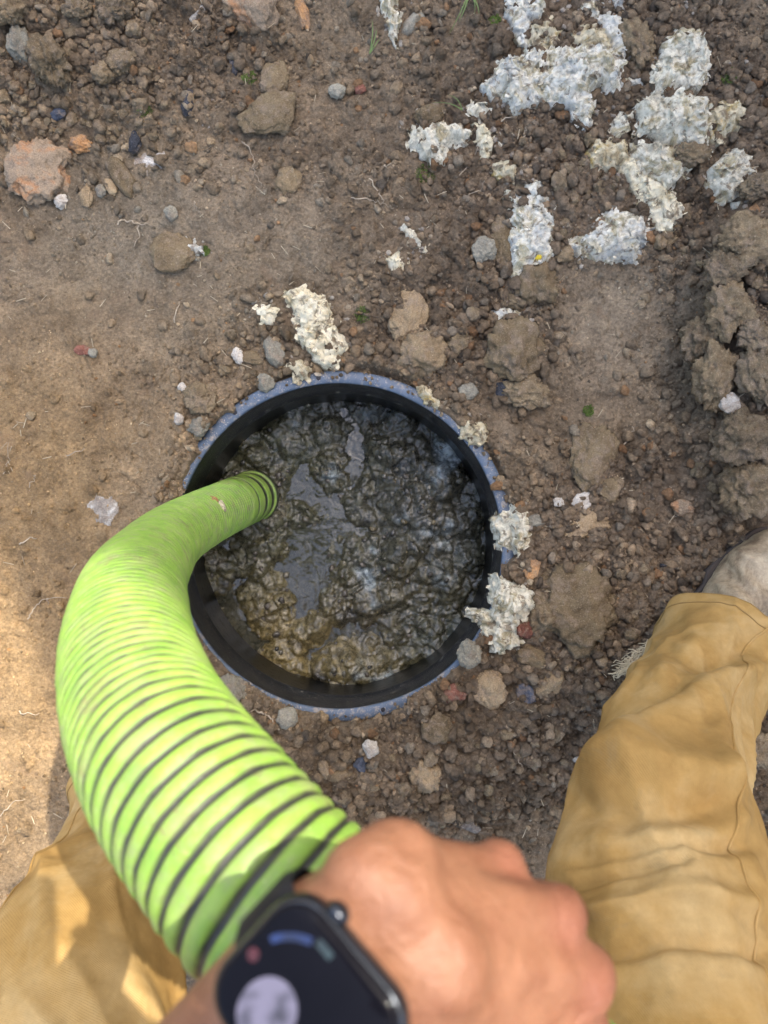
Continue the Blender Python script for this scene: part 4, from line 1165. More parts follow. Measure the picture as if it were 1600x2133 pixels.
for a in (-1.5, 1.9):  # openings invented along with the added building
    for z in (1.0, 3.7):
        w = added_house_box('window', a-.55, a+.55, .41, .47, z, z+1.3, M['paint'], added_house)
        added_house_box('pane', a-.48, a+.48, .395, .42, z+.07, z+1.23, M['glass'], w)
added_house_box('door', -.3, .65, .41, .47, 0.02, 2.1, M['paint'], added_house)
rv = [added_house_pt(a, b, z) for a in (-2.8, 3.3) for b, z in ((0, Hh), (0, Hh+.12), (3.97, Hh+2.0), (7.95, Hh+.12), (7.95, Hh))]
rme = bpy.data.meshes.new('roof')
rme.from_pydata(rv, [], [(0, 1, 2, 3, 4), (5, 9, 8, 7, 6), (0, 5, 6, 1), (1, 6, 7, 2), (2, 7, 8, 3), (3, 8, 9, 4), (4, 9, 5, 0)])
obj('roof', rme, M['roof'], added_house)

# ------------------------------------------------------------------ suction hose
def catmull(P, per):
    """smooth curve through points, chord-length parametrised"""
    P = np.array(P, float)
    d = np.maximum(np.linalg.norm(np.diff(P[:, :3], axis=0), axis=1), 1e-6)
    T = np.zeros_like(P)
    for i in range(1, len(P)-1):
        a0 = (P[i]-P[i-1])/d[i-1]; a1 = (P[i+1]-P[i])/d[i]
        T[i] = (a0*d[i]+a1*d[i-1])/(d[i]+d[i-1])
    T[0] = (P[1]-P[0])/d[0]; T[-1] = (P[-1]-P[-2])/d[-1]
    out = []
    for i in range(len(P)-1):
        for t in np.linspace(0, 1, per, endpoint=False):
            h00 = 2*t**3-3*t*t+1; h10 = t**3-2*t*t+t; h01 = -2*t**3+3*t*t; h11 = t**3-t*t
            out.append(h00*P[i]+h10*d[i]*T[i]+h01*P[i+1]+h11*d[i]*T[i+1])
    out.append(P[-1])
    return np.array(out)
def resample(P, step):
    d = np.concatenate([[0], np.cumsum(np.linalg.norm(np.diff(P, axis=0), axis=1))])
    s = np.arange(0, d[-1], step)
    return np.stack([np.interp(s, d, P[:, k]) for k in range(P.shape[1])], 1), s
def frames(P):
    T = np.gradient(P, axis=0); T /= np.linalg.norm(T, axis=1)[:, None]
    A = np.zeros_like(P)
    a = np.cross(T[0], [0.3, 0.9, 0.1]); a /= np.linalg.norm(a)
    for i in range(len(P)):
        a = a-T[i]*a.dot(T[i]); a /= np.linalg.norm(a); A[i] = a
    return T, A, np.cross(T, A)

HOSE_R = 0.0475
def hp(px, py, d): return W(px, py, CAM_H-d)
hose_ctrl = [hp(529, 1033, 1.585), hp(470, 1058, 1.44), hp(388, 1100, 1.24), hp(312, 1172, .92), hp(272, 1262, .685), hp(276, 1400, .545), hp(312, 1510, .478), hp(378, 1625, .427),
             hp(455, 1725, .402), (-0.055, -0.188, 1.020), (-0.012, -0.220, 1.030), (0.042, -0.262, 1.022), (0.098, -0.325, 0.98), (0.155, -0.43, 0.87), (0.20, -0.55, 0.66), (0.16, -0.80, 0.36), (0.02, -1.10, 0.12), (-0.2, -1.5, 0.06), (-0.3, -2.1, 0.06)]
hose_pts, hs = resample(catmull(hose_ctrl, 24), 0.00100)
HT, HA, HB = frames(hose_pts)
PITCH = 0.0108; NS = 88
th = np.linspace(0, 2*math.pi, NS, endpoint=False)
ph = (hs[:, None]/PITCH - th[None, :]/(2*math.pi)) % 1.0
rib = np.clip(np.sin(np.pi*np.clip((ph-0.22)/0.78, 0, 1)), 0, 1)**0.40
rib = rib*(hs[:, None] > .012)
rad = HOSE_R + 0.0029*rib + 0.0005*fbm(hs[:, None]*60+0*th, th[None, :]*3+0*hs[:, None], 1.0, 2)
# cuff of narrow rings by the mouth
hc_ = hs[:, None]+0*th[None, :]
cuff = hc_ < 0.130
bands = (((hc_ > .012) & (hc_ < .034)) | ((hc_ > .052) & (hc_ < .070)) | ((hc_ > .096) & (hc_ < .108)))
rad = np.where(cuff, HOSE_R + 0.0036 - 0.0034*bands + 0.0034*(hc_ < .012), rad)
HV = hose_pts[:, None, :] + rad[..., None]*(np.cos(th)[None, :, None]*HA[:, None, :]+np.sin(th)[None, :, None]*HB[:, None, :])
n, k = len(hs), NS
i, j = np.meshgrid(np.arange(n-1), np.arange(k), indexing='ij'); j2 = (j+1) % k
hf = np.stack([(i*k+j).ravel(), ((i+1)*k+j).ravel(), ((i+1)*k+j2).ravel(), (i*k+j2).ravel()], 1)
hme = np_mesh('corrugated_tube', HV.reshape(-1, 3), hf)
groove = 1-sstep(0.25, 0.70, rib)
groove = np.where(cuff, np.maximum(0.97*bands, 0.93*(hc_ < .012)), groove)
ga = hme.attributes.new('groove', 'FLOAT', 'POINT'); ga.data.foreach_set('value', groove.astype(np.float32).ravel())
def hose_material():
    m, nt, b = new_mat('lime_green_hose')
    at = N(nt, 'ShaderNodeAttribute', attribute_name='groove')
    g = N(nt, 'ShaderNodeTexCoord').outputs['Object']
    n1 = noise_node(nt, g, 35, 6, 0.65)
    c = ramp(nt, n1.outputs['Fac'], [(0.28, (0.155, 0.29, 0.046)), (0.5, (0.225, 0.375, 0.054)), (0.75, (0.31, 0.44, 0.095))]).outputs[0]
    n2 = noise_node(nt, g, 55, 8, 0.75)
    f2 = ramp(nt, n2.outputs['Fac'], [(0.46, (0, 0, 0)), (0.66, (0.7, 0.7, 0.7))]).outputs[0]
    c = mix(nt, f2, c, (0.25, 0.26, 0.13))
    n4 = noise_node(nt, g, 300, 3, 0.6)
    f4 = ramp(nt, n4.outputs['Fac'], [(0.62, (0, 0, 0)), (0.75, (0.5, 0.5, 0.5))]).outputs[0]
    c = mix(nt, f4, c, (0.42, 0.52, 0.20))
    n6 = noise_node(nt, g, 26, 9, 0.78, 0.8)
    f6 = ramp(nt, n6.outputs['Fac'], [(0.56, (0, 0, 0)), (0.64, (0.62, 0.62, 0.62))]).outputs[0]
    c = mix(nt, f6, c, (0.21, 0.165, 0.085))
    dk = ramp(nt, n1.outputs['Fac'], [(0.3, (0.018, 0.020, 0.018)), (0.75, (0.060, 0.055, 0.04))]).outputs[0]
    c = mix(nt, at.outputs['Fac'], c, dk)
    nt.links.new(c, b.inputs['Base Color'])
    b.inputs['Roughness'].default_value = 0.48
    b.inputs['Specular IOR Level'].default_value = 0.35
    n3 = noise_node(nt, g, 200, 5, 0.6)
    bump(nt, b, n3.outputs['Fac'], 0.0006)
    return m
M['hose'] = hose_material()
hose = tag(empty('suction_hose', tuple(hose_pts[0])), 'lime green corrugated suction hose with black grooves dipping into the tank', 'hose')
t_ = obj('corrugated_tube', hme, M['hose'], hose); t_.location = -Vector(hose_pts[0])
# inside of the mouth and its rim
mi = 60
iv = np.concatenate([hose_pts[:mi, None, :] + (HOSE_R-.006)*(np.cos(th)[None, :, None]*HA[:mi, None, :]+np.sin(th)[None, :, None]*HB[:mi, None, :]), HV[:1]], 0)
iv = np.concatenate([iv[-1:], iv[:-1]], 0)
i, j = np.meshgrid(np.arange(mi), np.arange(k), indexing='ij'); j2 = (j+1) % k
mf = np.stack([(i*k+j).ravel(), (i*k+j2).ravel(), ((i+1)*k+j2).ravel(), ((i+1)*k+j).ravel()], 1)
M['rubber'] = plain('black_rubber', (0.02, 0.02, 0.02), 0.45, 0.5)
mm = obj('mouth', np_mesh('mouth', iv.reshape(-1, 3), mf), M['rubber'], hose); mm.location = -Vector(hose_pts[0])

# mud stuck on the hose
def on_hose(px, py):
    nrm = HV-hose_pts[:, None, :]
    d = CAM_H-HV[..., 2]
    e = (800+HV[..., 0]*F/d-px)**2+(1066.5-HV[..., 1]*F/d-py)**2
    facing = -(nrm*(HV-np.array([0, 0, CAM_H]))).sum(-1)
    e = np.where(facing > 0, e, 1e9)
    i_, j_ = np.unravel_index(np.argmin(e), e.shape)
    return HV[i_, j_], nrm[i_, j_]/np.linalg.norm(nrm[i_, j_])
for px, py, s, mt, lb in ((446, 1042, .0105, 'orange', 'brown mud clump stuck on the hose near its mouth'), (463, 1056, .012, 'scum_tan', 'pale scrap stuck on the hose beside the mud clump')):
    v, nn_ = on_hose(px, py)
    me = stone_mesh('mud_clump', int(px), 3, 10, .4, .18)
    o = obj('mud_clump', me, M[mt]); o.location = v
    o.rotation_euler = Vector(nn_).to_track_quat('Z', 'Y').to_euler()
    o.scale = (s, s*.8, s*.42)
    tag(o, lb, 'mud')

# ------------------------------------------------------------------ the person standing over the pit
person = tag(empty('person', (0.1, -0.5, 0)), 'person in tan work trousers and dusty boots straddling the pit, gripping the hose', 'person')
PO = -Vector(person.location)

def capsule(segs, sub=3):
    tv, tf = ICO[sub]; V = []; Fc = []; b = 0
    for p, q, r1, r2 in segs:
        p = np.array(p, float); q = np.array(q, float); a = q-p
        l = np.linalg.norm(a); a = a/l if l > 1e-9 else np.array([0, 0, 1.0])
        s = tv @ a
        V.append(np.where((s > 0)[:, None], q+tv*r2, p+tv*r1)); Fc.append(tf+b); b += len(tv)
    return np.concatenate(V), np.concatenate(Fc)
def remeshed(name, segs, voxel, smooth=8, sub=3, extra=None):
    V, Fc = capsule(segs, sub)
    if extra: V = extra(V)
    me = np_mesh(name+'_src', V, Fc)
    o = bpy.data.objects.new(name+'_src', me); C.objects.link(o)
    m = o.modifiers.new('r', 'REMESH'); m.mode = 'VOXEL'; m.voxel_size = voxel; m.use_smooth_shade = True
    s = o.modifiers.new('s', 'SMOOTH'); s.factor = .5; s.iterations = smooth
    dg = bpy.context.evaluated_depsgraph_get()
    out = bpy.data.meshes.new_from_object(o.evaluated_get(dg))
    out.name = name
    bpy.data.objects.remove(o); bpy.data.meshes.remove(me)
    out.polygons.foreach_set('use_smooth', np.ones(len(out.polygons), bool))
    return out
def mco(me):
    a = np.zeros(len(me.vertices)*3, np.float32); me.vertices.foreach_get('co', a); return a.reshape(-1, 3)
def mset(me, co):
    me.vertices.foreach_set('co', co.astype(np.float32).ravel()); me.update()

WR = np.array([-0.018, -0.150, 1.150])           # left wrist
EL = np.array([-0.175, -0.375, 1.075])           # left elbow
SHL = np.array([-0.185, -0.640, 1.30]); SHR = np.array([0.185, -0.640, 1.30])
ELR = np.array([0.30, -0.37, 1.16]); WRR = np.array([0.085, -0.175, 1.372])
MCP = [np.array(p) for p in ((0.042, -0.143, 1.097), (0.064, -0.157, 1.104), (0.074, -0.178, 1.108), (0.073, -0.201, 1.106))]   # little, ring, middle, index
u_arm = np.array([0.80, 0.53, 0.12]); u_arm /= np.linalg.norm(u_arm)
segs = []
# torso, neck, head
segs += [((0, -.84, .93), (0, -.80, 1.02), .145, .14), ((-.07, -.83, .93), (.07, -.83, .93), .12, .12), ((0, -.80, 1.02), (0, -.70, 1.24), .135, .14), ((-.09, -.68, 1.25), (.09, -.68, 1.25), .12, .12),
         (tuple(SHL), (-.05, -.63, 1.34), .065, .07), (tuple(SHR), (.05, -.63, 1.34), .065, .07), ((0, -.61, 1.36), (0, -.52, 1.47), .058, .054),
         ((0, -.47, 1.585), (0, -.44, 1.50), .083, .062), ((0, -.50, 1.58), (0, -.46, 1.60), .085, .083), ((0, -.385, 1.545), (0, -.368, 1.520), .011, .014), ((0, -.40, 1.475), (0, -.41, 1.465), .03, .03),
         ((-.083, -.47, 1.55), (-.086, -.475, 1.535), .016, .012), ((.083, -.47, 1.55), (.086, -.475, 1.535), .016, .012)]
# legs inside the trousers
LEG_R = [(.13, -.80, .90), (.302, -.435, .55), (.530, -.262, .10)]
LEG_L = [(-.12, -.82, .90), (-.358, -.545, .50), (-.420, -.500, .10)]
for L in (LEG_R, LEG_L): segs += [(L[0], L[1], .085, .058), (L[1], L[2], .055, .038), (L[2], (L[2][0], L[2][1]+.03, .07), .038, .035)]
# arms
segs += [(tuple(SHL), tuple(EL), .050, .040), (tuple(EL), tuple(EL+(WR-EL)*.35), .040, .043), (tuple(EL+(WR-EL)*.35), tuple(WR-u_arm*.01), .043, .0265),
         (tuple(SHR), tuple(ELR), .050, .040), (tuple(ELR), tuple(WRR), .041, .026)]
# left hand: wrist is wider than thick
vx = np.array([-.53, .80, 0.0]); vx /= np.linalg.norm(vx)
segs += [(tuple(WR-vx*.010), tuple(WR+u_arm*.03-vx*.012), .0225, .021), (tuple(WR+vx*.008), tuple(WR+u_arm*.03+vx*.010), .0225, .019)]
base = [WR+u_arm*.028+vx*.018, WR+u_arm*.030+vx*.006, WR+u_arm*.030-vx*.008, WR+u_arm*.028-vx*.020]
for a in range(4):
    segs.append((tuple(base[a]), tuple(MCP[a]), .0165, .0118 if a else .0112))
    segs.append((tuple(MCP[a]+np.array([0, 0, .0035])), tuple(MCP[a]+np.array([.003, .001, -.002])), .0122, .0122))
    segs.append((tuple(base[a]+np.array([0, 0, .0125])), tuple(MCP[a]+np.array([-.006, -.003, .0092])), .0050, .0048))
    if a < 3: segs.append((tuple((base[a]+base[a+1])/2-np.array([0, 0, .004])), tuple((MCP[a]+MCP[a+1])/2-np.array([.008, .003, .006])), .0155, .010))
# hypothenar pad
segs.append((tuple(WR+u_arm*.035+vx*.014-np.array([0, 0, .010])), tuple(MCP[0]-u_arm*.02-np.array([0, 0, .012])), .017, .012))
# fingers curl over the far side of the hose
fd = np.array([.62, .46, -.62]); fd /= np.linalg.norm(fd)
lens = [(.032, .020, .018), (.040, .025, .020), (.043, .028, .021), (.039, .024, .020)]
for a in range(4):
    p0 = MCP[a]; l1, l2, l3 = lens[a]
    out = np.array([.10, -.30, -.90]); out /= np.linalg.norm(out)
    dn = np.array([-.35, -.50, -.80]); dn /= np.linalg.norm(dn)
    inn = np.array([-.62, -.62, -.20]); inn /= np.linalg.norm(inn)
    p1 = p0+out*l1; p2 = p1+dn*l2; p3 = p2+inn*l3
    segs += [(tuple(p0), tuple(p1), .0112, .0100), (tuple(p1), tuple(p2), .0100, .0088), (tuple(p2), tuple(p3), .0088, .0075)]
# thumb along the near side of the hose
segs += [(tuple(WR+u_arm*.02-vx*.022), (0.012, -0.222, 1.118), .0175, .0145), ((0.012, -0.222, 1.118), (0.050, -0.258, 1.094), .0135, .0115), ((0.050, -0.258, 1.094), (0.078, -0.282, 1.080), .0110, .0090)]
# right hand under the phone's right edge
segs += [(tuple(WRR), (.050, -.105, 1.392), .024, .017), ((.050, -.105, 1.392), (.046, -.060, 1.394), .015, .011)]
for q in range(4):
    y0 = -.115+q*.021
    segs += [((.050, y0, 1.390), (.036, y0+.004, 1.3925), .0095, .0085), ((.038, y0, 1.3935), (.012+.006*q, y0+.004, 1.3945), .0083, .0072)] if y0 < -.075 else [((.050, y0, 1.391), (.037, y0+.003, 1.398), .0095, .0082)]
segs += [((.050, -.10, 1.405), (.028, -.075, 1.424), .0115, .009)]
body = remeshed('body', segs, .0030, 5)
co = mco(body)
# relief on the back of the left hand: tendons, veins
red = np.zeros(len(co))
for a in range(4):
    d = np.linalg.norm(co-(MCP[a]+np.array([.004, .003, .008])), axis=1)
    red = np.maximum(red, np.exp(-(d/.016)**2))
inh = np.exp(-(np.linalg.norm(co-(WR+u_arm*.06), axis=1)/.07)**4)
nz = 0.0014*fbm(co[:, 0]*45+co[:, 1]*60, co[:, 1]*45-co[:, 0]*25, co[:, 2]*30, 3)*inh
co2 = co.copy(); co2[:, 2] += nz
mset(body, co2)
c_ = np.zeros((len(co), 3))+np.array([0.245, 0.113, 0.061])
c_ = c_*(1-red[:, None]*.45)+np.array([0.295, 0.094, 0.058])[None, :]*red[:, None]*.45
set_col(body, c_)
def skin_material():
    m, nt, b = new_mat('skin')
    at = N(nt, 'ShaderNodeAttribute', attribute_name='Col')
    g = N(nt, 'ShaderNodeNewGeometry').outputs['Position']
    n1 = noise_node(nt, g, 55, 5, 0.6)
    r1 = ramp(nt, n1.outputs['Fac'], [(0.3, (0.78, 0.70, 0.66)), (0.55, (1, 1, 1)), (0.8, (1.12, 1.10, 1.08))])
    c = mix(nt, 1.0, at.outputs['Color'], r1.outputs[0], 'MULTIPLY')
    nt.links.new(c, b.inputs['Base Color'])
    b.inputs['Roughness'].default_value = 0.5
    b.inputs['Specular IOR Level'].default_value = 0.4
    b.inputs['Subsurface Weight'].default_value = 0.12
    b.inputs['Subsurface Radius'].default_value = (0.010, 0.004, 0.002)
    b.inputs['Subsurface Scale'].default_value = 0.6
    n3 = noise_node(nt, g, 500, 4, 0.6)
    p = bump(nt, b, n3.outputs['Fac'], 0.0006)
    n4 = noise_node(nt, g, 85, 4, 0.6, 1.2)
    bump(nt, b, n4.outputs['Fac'], 0.0026, 0.6, p)
    return m
bo = obj('body', body, skin_material(), person); bo.location = PO

# shirt and hair, out of the frame
M['shirt'] = plain('navy_shirt', (0.05, 0.065, 0.10), 0.85, 0.2, bs=200)
M['hair'] = plain('brown_hair', (0.06, 0.04, 0.025), 0.7, 0.3, bs=300, bd=.002)
sh_segs = [((0, -.84, .95), (0, -.80, 1.02), .165, .158), ((-.08, -.83, .95), (.08, -.83, .95), .13, .13), ((0, -.80, 1.02), (0, -.70, 1.24), .155, .158), ((-.09, -.68, 1.25), (.09, -.68, 1.25), .136, .136),
           (tuple(SHL), (-.05, -.64, 1.33), .08, .08), (tuple(SHR), (.05, -.64, 1.33), .08, .08), (tuple(SHL), tuple(SHL+(EL-SHL)*.6), .07, .066), (tuple(SHR), tuple(SHR+(ELR-SHR)*.6), .07, .066)]
o = obj('shirt', remeshed('shirt', sh_segs, .012, 4), M['shirt'], person); o.location = PO
o = obj('hair', remeshed('hair', [((0, -.51, 1.60), (0, -.475, 1.63), .088, .082), ((0, -.53, 1.56), (0, -.54, 1.51), .07, .05)], .008, 3), M['hair'], person); o.location = PO
M['eye'] = plain('eye', (0.5, 0.5, 0.5), 0.2, 0.5)
for s in (-1, 1):
    V, Fc = ICO[3]
    o = obj('eye', np_mesh('eye', V*.011, Fc), M['eye'], person); o.location = Vector((s*.032, -.398, 1.560))+PO

# trousers: swept legs with folds
def fabric_material():
    m, nt, b = new_mat('tan_canvas')
    g = N(nt, 'ShaderNodeNewGeometry').outputs['Position']
    n1 = noise_node(nt, g, 7, 6, 0.6, 0.3)
    c = ramp(nt, n1.outputs['Fac'], [(0.30, (0.27, 0.155, 0.046)), (0.5, (0.375, 0.232, 0.078)), (0.72, (0.50, 0.355, 0.165))]).outputs[0]
    n2 = noise_node(nt, g, 17, 7, 0.7, 0.6)
    f2 = ramp(nt, n2.outputs['Fac'], [(0.58, (0, 0, 0)), (0.76, (0.55, 0.55, 0.55))]).outputs[0]
    c = mix(nt, f2, c, (0.25, 0.185, 0.095))
    n5 = noise_node(nt, g, 60, 6, 0.7)
    r5 = ramp(nt, n5.outputs['Fac'], [(0.3, (0.88, 0.87, 0.85)), (0.7, (1.08, 1.08, 1.08))])
    c = mix(nt, 1.0, c, r5.outputs[0], 'MULTIPLY')
    nt.links.new(c, b.inputs['Base Color'])
    b.inputs['Roughness'].default_value = 0.9
    b.inputs['Specular IOR Level'].default_value = 0.15
    uv = N(nt, 'ShaderNodeAttribute', attribute_name='cloth')
    wv = N(nt, 'ShaderNodeTexWave'); wv.inputs['Scale'].default_value = 260; wv.bands_direction = 'DIAGONAL'
    nt.links.new(uv.outputs['Vector'], wv.inputs['Vector'])
    p = bump(nt, b, wv.outputs['Fac'], 0.0004, 0.5)
    n3 = noise_node(nt, g, 60, 7, 0.62)
    bump(nt, b, n3.outputs['Fac'], 0.0012, 0.4, p)
    return m
M['canvas'] = fabric_material()
def trouser_leg(ctrl, seed, folds, hem_dir, m=300, k=150, creases=()):
    Q = catmull(ctrl, 20)
    Q, s = resample(Q, 1.0*np.sum(np.linalg.norm(np.diff(Q[:, :3], axis=0), axis=1))/m)
    P, r0 = Q[:, :3], Q[:, 3]
    T, A, B = frames(P)
    th = np.linspace(0, 2*math.pi, k, endpoint=False)
    D = np.cos(th)[None, :, None]*A[:, None, :]+np.sin(th)[None, :, None]*B[:, None, :]
    L = np.concatenate([[0], np.cumsum(np.linalg.norm(np.diff(P, axis=0), axis=1))])
    base = P[:, None, :]+r0[:, None, None]*D
    x, y, z = base[..., 0], base[..., 1], base[..., 2]
    l = L[:, None]+0*th[None, :]
    rid = lambda v: np.clip(1-np.abs(v), 0, 1)**1.7
    # drag wrinkles: sharp-crested, running round and aslant
    w1 = rid(1.5*fbm(l*5.5+1.3*np.cos(th)[None, :]+seed, .8*np.cos(th)[None, :]+0*l, .8*np.sin(th)[None, :]+0*l, 2))
    w2 = rid(1.6*fbm(l*8-1.6*np.sin(th)[None, :]+seed*2, 1.0*np.cos(th)[None, :]+3+0*l, 1.0*np.sin(th)[None, :]+0*l, 2))
    w3 = fbm(l*5+seed, 1.2*np.cos(th)[None, :], 1.2*np.sin(th)[None, :], 2)
    amp = np.zeros_like(l)
    for c0, wd, a in folds: amp = amp + a*np.exp(-((l-c0)/wd)**2)
    dr = amp*(0.95*w1+0.30*w2-0.45)+0.011*w3
    dz = np.maximum(CAM_H-z, .1); u_ = 800+x*F/dz; v_ = 1066.5-y*F/dz
    vw = np.array([0, 0, CAM_H])-base; vw = vw/np.linalg.norm(vw, axis=-1)[..., None]; face = (D*vw).sum(-1)
    for line, a_, w0, w1 in creases:      # folds where the cloth is pulled across the shin and knee
        best = np.full(x.shape, 1e9); sgn = np.zeros_like(x)
        for (x0, y0), (x1, y1) in zip(line[:-1], line[1:]):
            ex, ey = x1-x0, y1-y0
            t = np.clip(((u_-x0)*ex+(v_-y0)*ey)/(ex*ex+ey*ey), 0, 1)
            d2 = np.hypot(u_-x0-t*ex, v_-y0-t*ey); c2 = ex*(v_-y0)-ey*(u_-x0)
            sgn = np.where(d2 < best, c2, sgn); best = np.minimum(best, d2)
        dr = dr + 2.0*a_*np.exp(-(best/np.where(sgn < 0, w0, w1))**2)*sstep(.10, .60, face)
    lowl = np.exp(-(l/.05)**2)
    dr = dr + 0.010*lowl*np.sin(3*th+seed)[None, :] + 0.004*lowl*np.sin(7*th+seed*2)[None, :]
    # the hem band stands proud with a stitched step
    dr = dr + 0.0022*(1-sstep(.026, .029, l)) - 0.0016*np.exp(-((l-.0275)/.0016)**2)
    # seam down each side
    V = base+dr[..., None]*D
    # the hem is not level: front up, back down
    hd = np.array(hem_dir)
    V = V+(lowl*(D@hd))[..., None]*np.array([0, 0, .045])[None, None, :]
    V = V+0.006*lowl[..., None]*fbm(x*30, y*30, z*30, 2)[..., None]*np.array([0, 0, 1])
    grid = V.copy()
    inner = V[:22][::-1]-D[:22][::-1]*.004
    V = np.concatenate([inner, V], 0)
    lu = np.concatenate([l[:22][::-1], l], 0); tu = np.broadcast_to((th*.1)[None, :], lu.shape)
    n = V.shape[0]
    i, j = np.meshgrid(np.arange(n-1), np.arange(k), indexing='ij'); j2 = (j+1) % k
    f = np.stack([(i*k+j).ravel(), ((i+1)*k+j).ravel(), ((i+1)*k+j2).ravel(), (i*k+j2).ravel()], 1)
    return V.reshape(-1, 3), f, np.stack([lu.ravel(), tu.ravel(), 0*lu.ravel()], 1), grid, D, L
def lp(px, py, z, r): return (*W(px, py, z), r)
RLEG = [lp(1500, 1348, .085, .101), lp(1452, 1434, .19, .091), lp(1408, 1540, .32, .090), lp(1382, 1650, .42, .096), lp(1378, 1750, .50, .105), lp(1375, 1870, .56, .114), lp(1400, 2000, .61, .112), lp(1425, 2133, .66, .112), (.20, -.66, .80, .125), (.11, -.80, .91, .14)]
LLEG = [(-.425, -.500, .075, .098), (-.405, -.510, .18, .092), (-.388, -.520, .28, .092), (-.372, -.530, .40, .102), (-.358, -.545, .50, .112), (-.33, -.59, .58, .116), (-.26, -.69, .72, .122), (-.11, -.82, .91, .14)]
v1, f1_, c1, gr1, gd1, gl1 = trouser_leg(RLEG, 3.0, ((.12, .12, .012), (.30, .09, .012), (.46, .07, .010), (.62, .12, .012)), (.66, .75, 0), creases=(
    ([(1200, 1590), (1330, 1606), (1430, 1615), (1560, 1655)], .014, 60, 24), ([(1195, 1665), (1300, 1690), (1400, 1682), (1540, 1655)], -.011, 26, 40),
    ([(1225, 1620), (1330, 1532), (1440, 1458), (1560, 1395)], .013, 24, 60), ([(1250, 1545), (1340, 1480), (1430, 1430), (1520, 1380)], -.009, 40, 22),
    ([(1350, 1330), (1420, 1368), (1510, 1388)], -.008, 18, 18), ([(1320, 1404), (1430, 1424), (1530, 1412)], .010, 26, 22),
    ([(1170, 1800), (1290, 1772), (1420, 1752), (1580, 1765)], -.007, 22, 14), ([(1160, 1862), (1300, 1812), (1420, 1796)], -.007, 20, 12),
    ([(1250, 1900), (1400, 1868), (1580, 1885)], .006, 30, 20), ([(1480, 1540), (1505, 1620), (1550, 1700)], .009, 30, 20), ([(1240, 2000), (1400, 1960), (1600, 1985)], -.006, 24, 16)))
v2, f2_, c2, gr2, gd2, gl2 = trouser_leg(LLEG, 8.0, ((.10, .10, .018), (.34, .10, .016), (.55, .12, .014)), (.0, 1.0, 0))
pv, pf = capsule([((-.07, -.84, .93), (.07, -.84, .93), .15, .15), ((0, -.86, .90), (0, -.83, 1.0), .145, .15)], 4)
V = np.concatenate([v1, v2, pv]); nv1, nv2 = len(v1), len(v2)
tme = np_mesh('trousers', V, [np.concatenate([f1_, f2_+nv1]), pf+nv1+nv2])
ca = tme.attributes.new('cloth', 'FLOAT_VECTOR', 'POINT')
ca.data.foreach_set('vector', np.concatenate([c1, c2, pv*.3]).astype(np.float32).ravel())
trousers = obj('trousers', tme, M['canvas'], person); trousers.location = PO
# stitching: the hem line and the outer seam
M['stitch'] = plain('seam_thread', (0.30, 0.19, 0.07), 0.9, 0.2)
for gr_, gd_, gl_, aim in ((gr1, gd1, gl1, (1528, 1560)), (gr2, gd2, gl2, (60, 1800))):
    row = int(np.argmin(abs(gl_-.0275)))
    ring = gr_[row]+gd_[row]*.0006
    V_, f_, _ = tube([tuple(p) for p in np.concatenate([ring, ring[:1]])], [.0011]*(len(ring)+1), 'hem_stitch', 5)
    obj('hem_stitch', np_mesh('hem_stitch', V_, f_), M['stitch'], trousers)
    dz = CAM_H-gr_[..., 2]
    e_ = np.hypot(800+gr_[..., 0]*F/dz-aim[0], 1066.5-gr_[..., 1]*F/dz-aim[1])+1e4*(gd_[..., 2] < -.2)
    j0 = int(np.unravel_index(np.argmin(e_), e_.shape)[1])
    rows = np.arange(4, int(len(gl_)*.8), 2)
    V_, f_, _ = tube([tuple(gr_[r, j0]+gd_[r, j0]*.0004) for r in rows], [.0019]*len(rows), 'seam', 6)
    obj('seam', np_mesh('seam', V_, f_), M['canvas'], trousers)
# frayed threads at the worn hem
M['thread'] = plain('cotton_thread', (0.62, 0.50, 0.32), 0.9, 0.2)
def fray(spots, name):
    VV = []; FF = []; b = 0
    r_ = np.random.default_rng(77)
    for (x0, y0, x1, y1, z, nn, dx, dy) in spots:
        for q in range(nn):
            t = r_.random(); p = np.array(W(x0+(x1-x0)*t, y0+(y1-y0)*t, z))
            d = np.array([dx, -dy, 0])/SCL*r_.uniform(.5, 1.3)
            w_ = r_.normal(0, .006, 3); pts = [tuple(p+d*s+w_*math.sin(s*3.2+q)+np.array([0, 0, -.02*s*s])+r_.normal(0, .0012, 3)) for s in np.linspace(-.3, 1, 8)]
            v, f, c = tube(pts, [.0007]*8, name, 5)
            VV.append(v); FF.append(f+b); b += len(v)
    return np_mesh(name, np.concatenate(VV), np.concatenate(FF))
fm = fray([(1372, 1330, 1300, 1398, .06, 46, -22, 14), (1330, 1360, 1300, 1398, .05, 30, -12, 24), (1590, 1372, 1556, 1440, .05, 34, 8, 26), (1556, 1470, 1566, 1498, .08, 22, 14, 14)], 'fray')
tag(obj('fray', fm, M['thread'], trousers), kind='stuff')

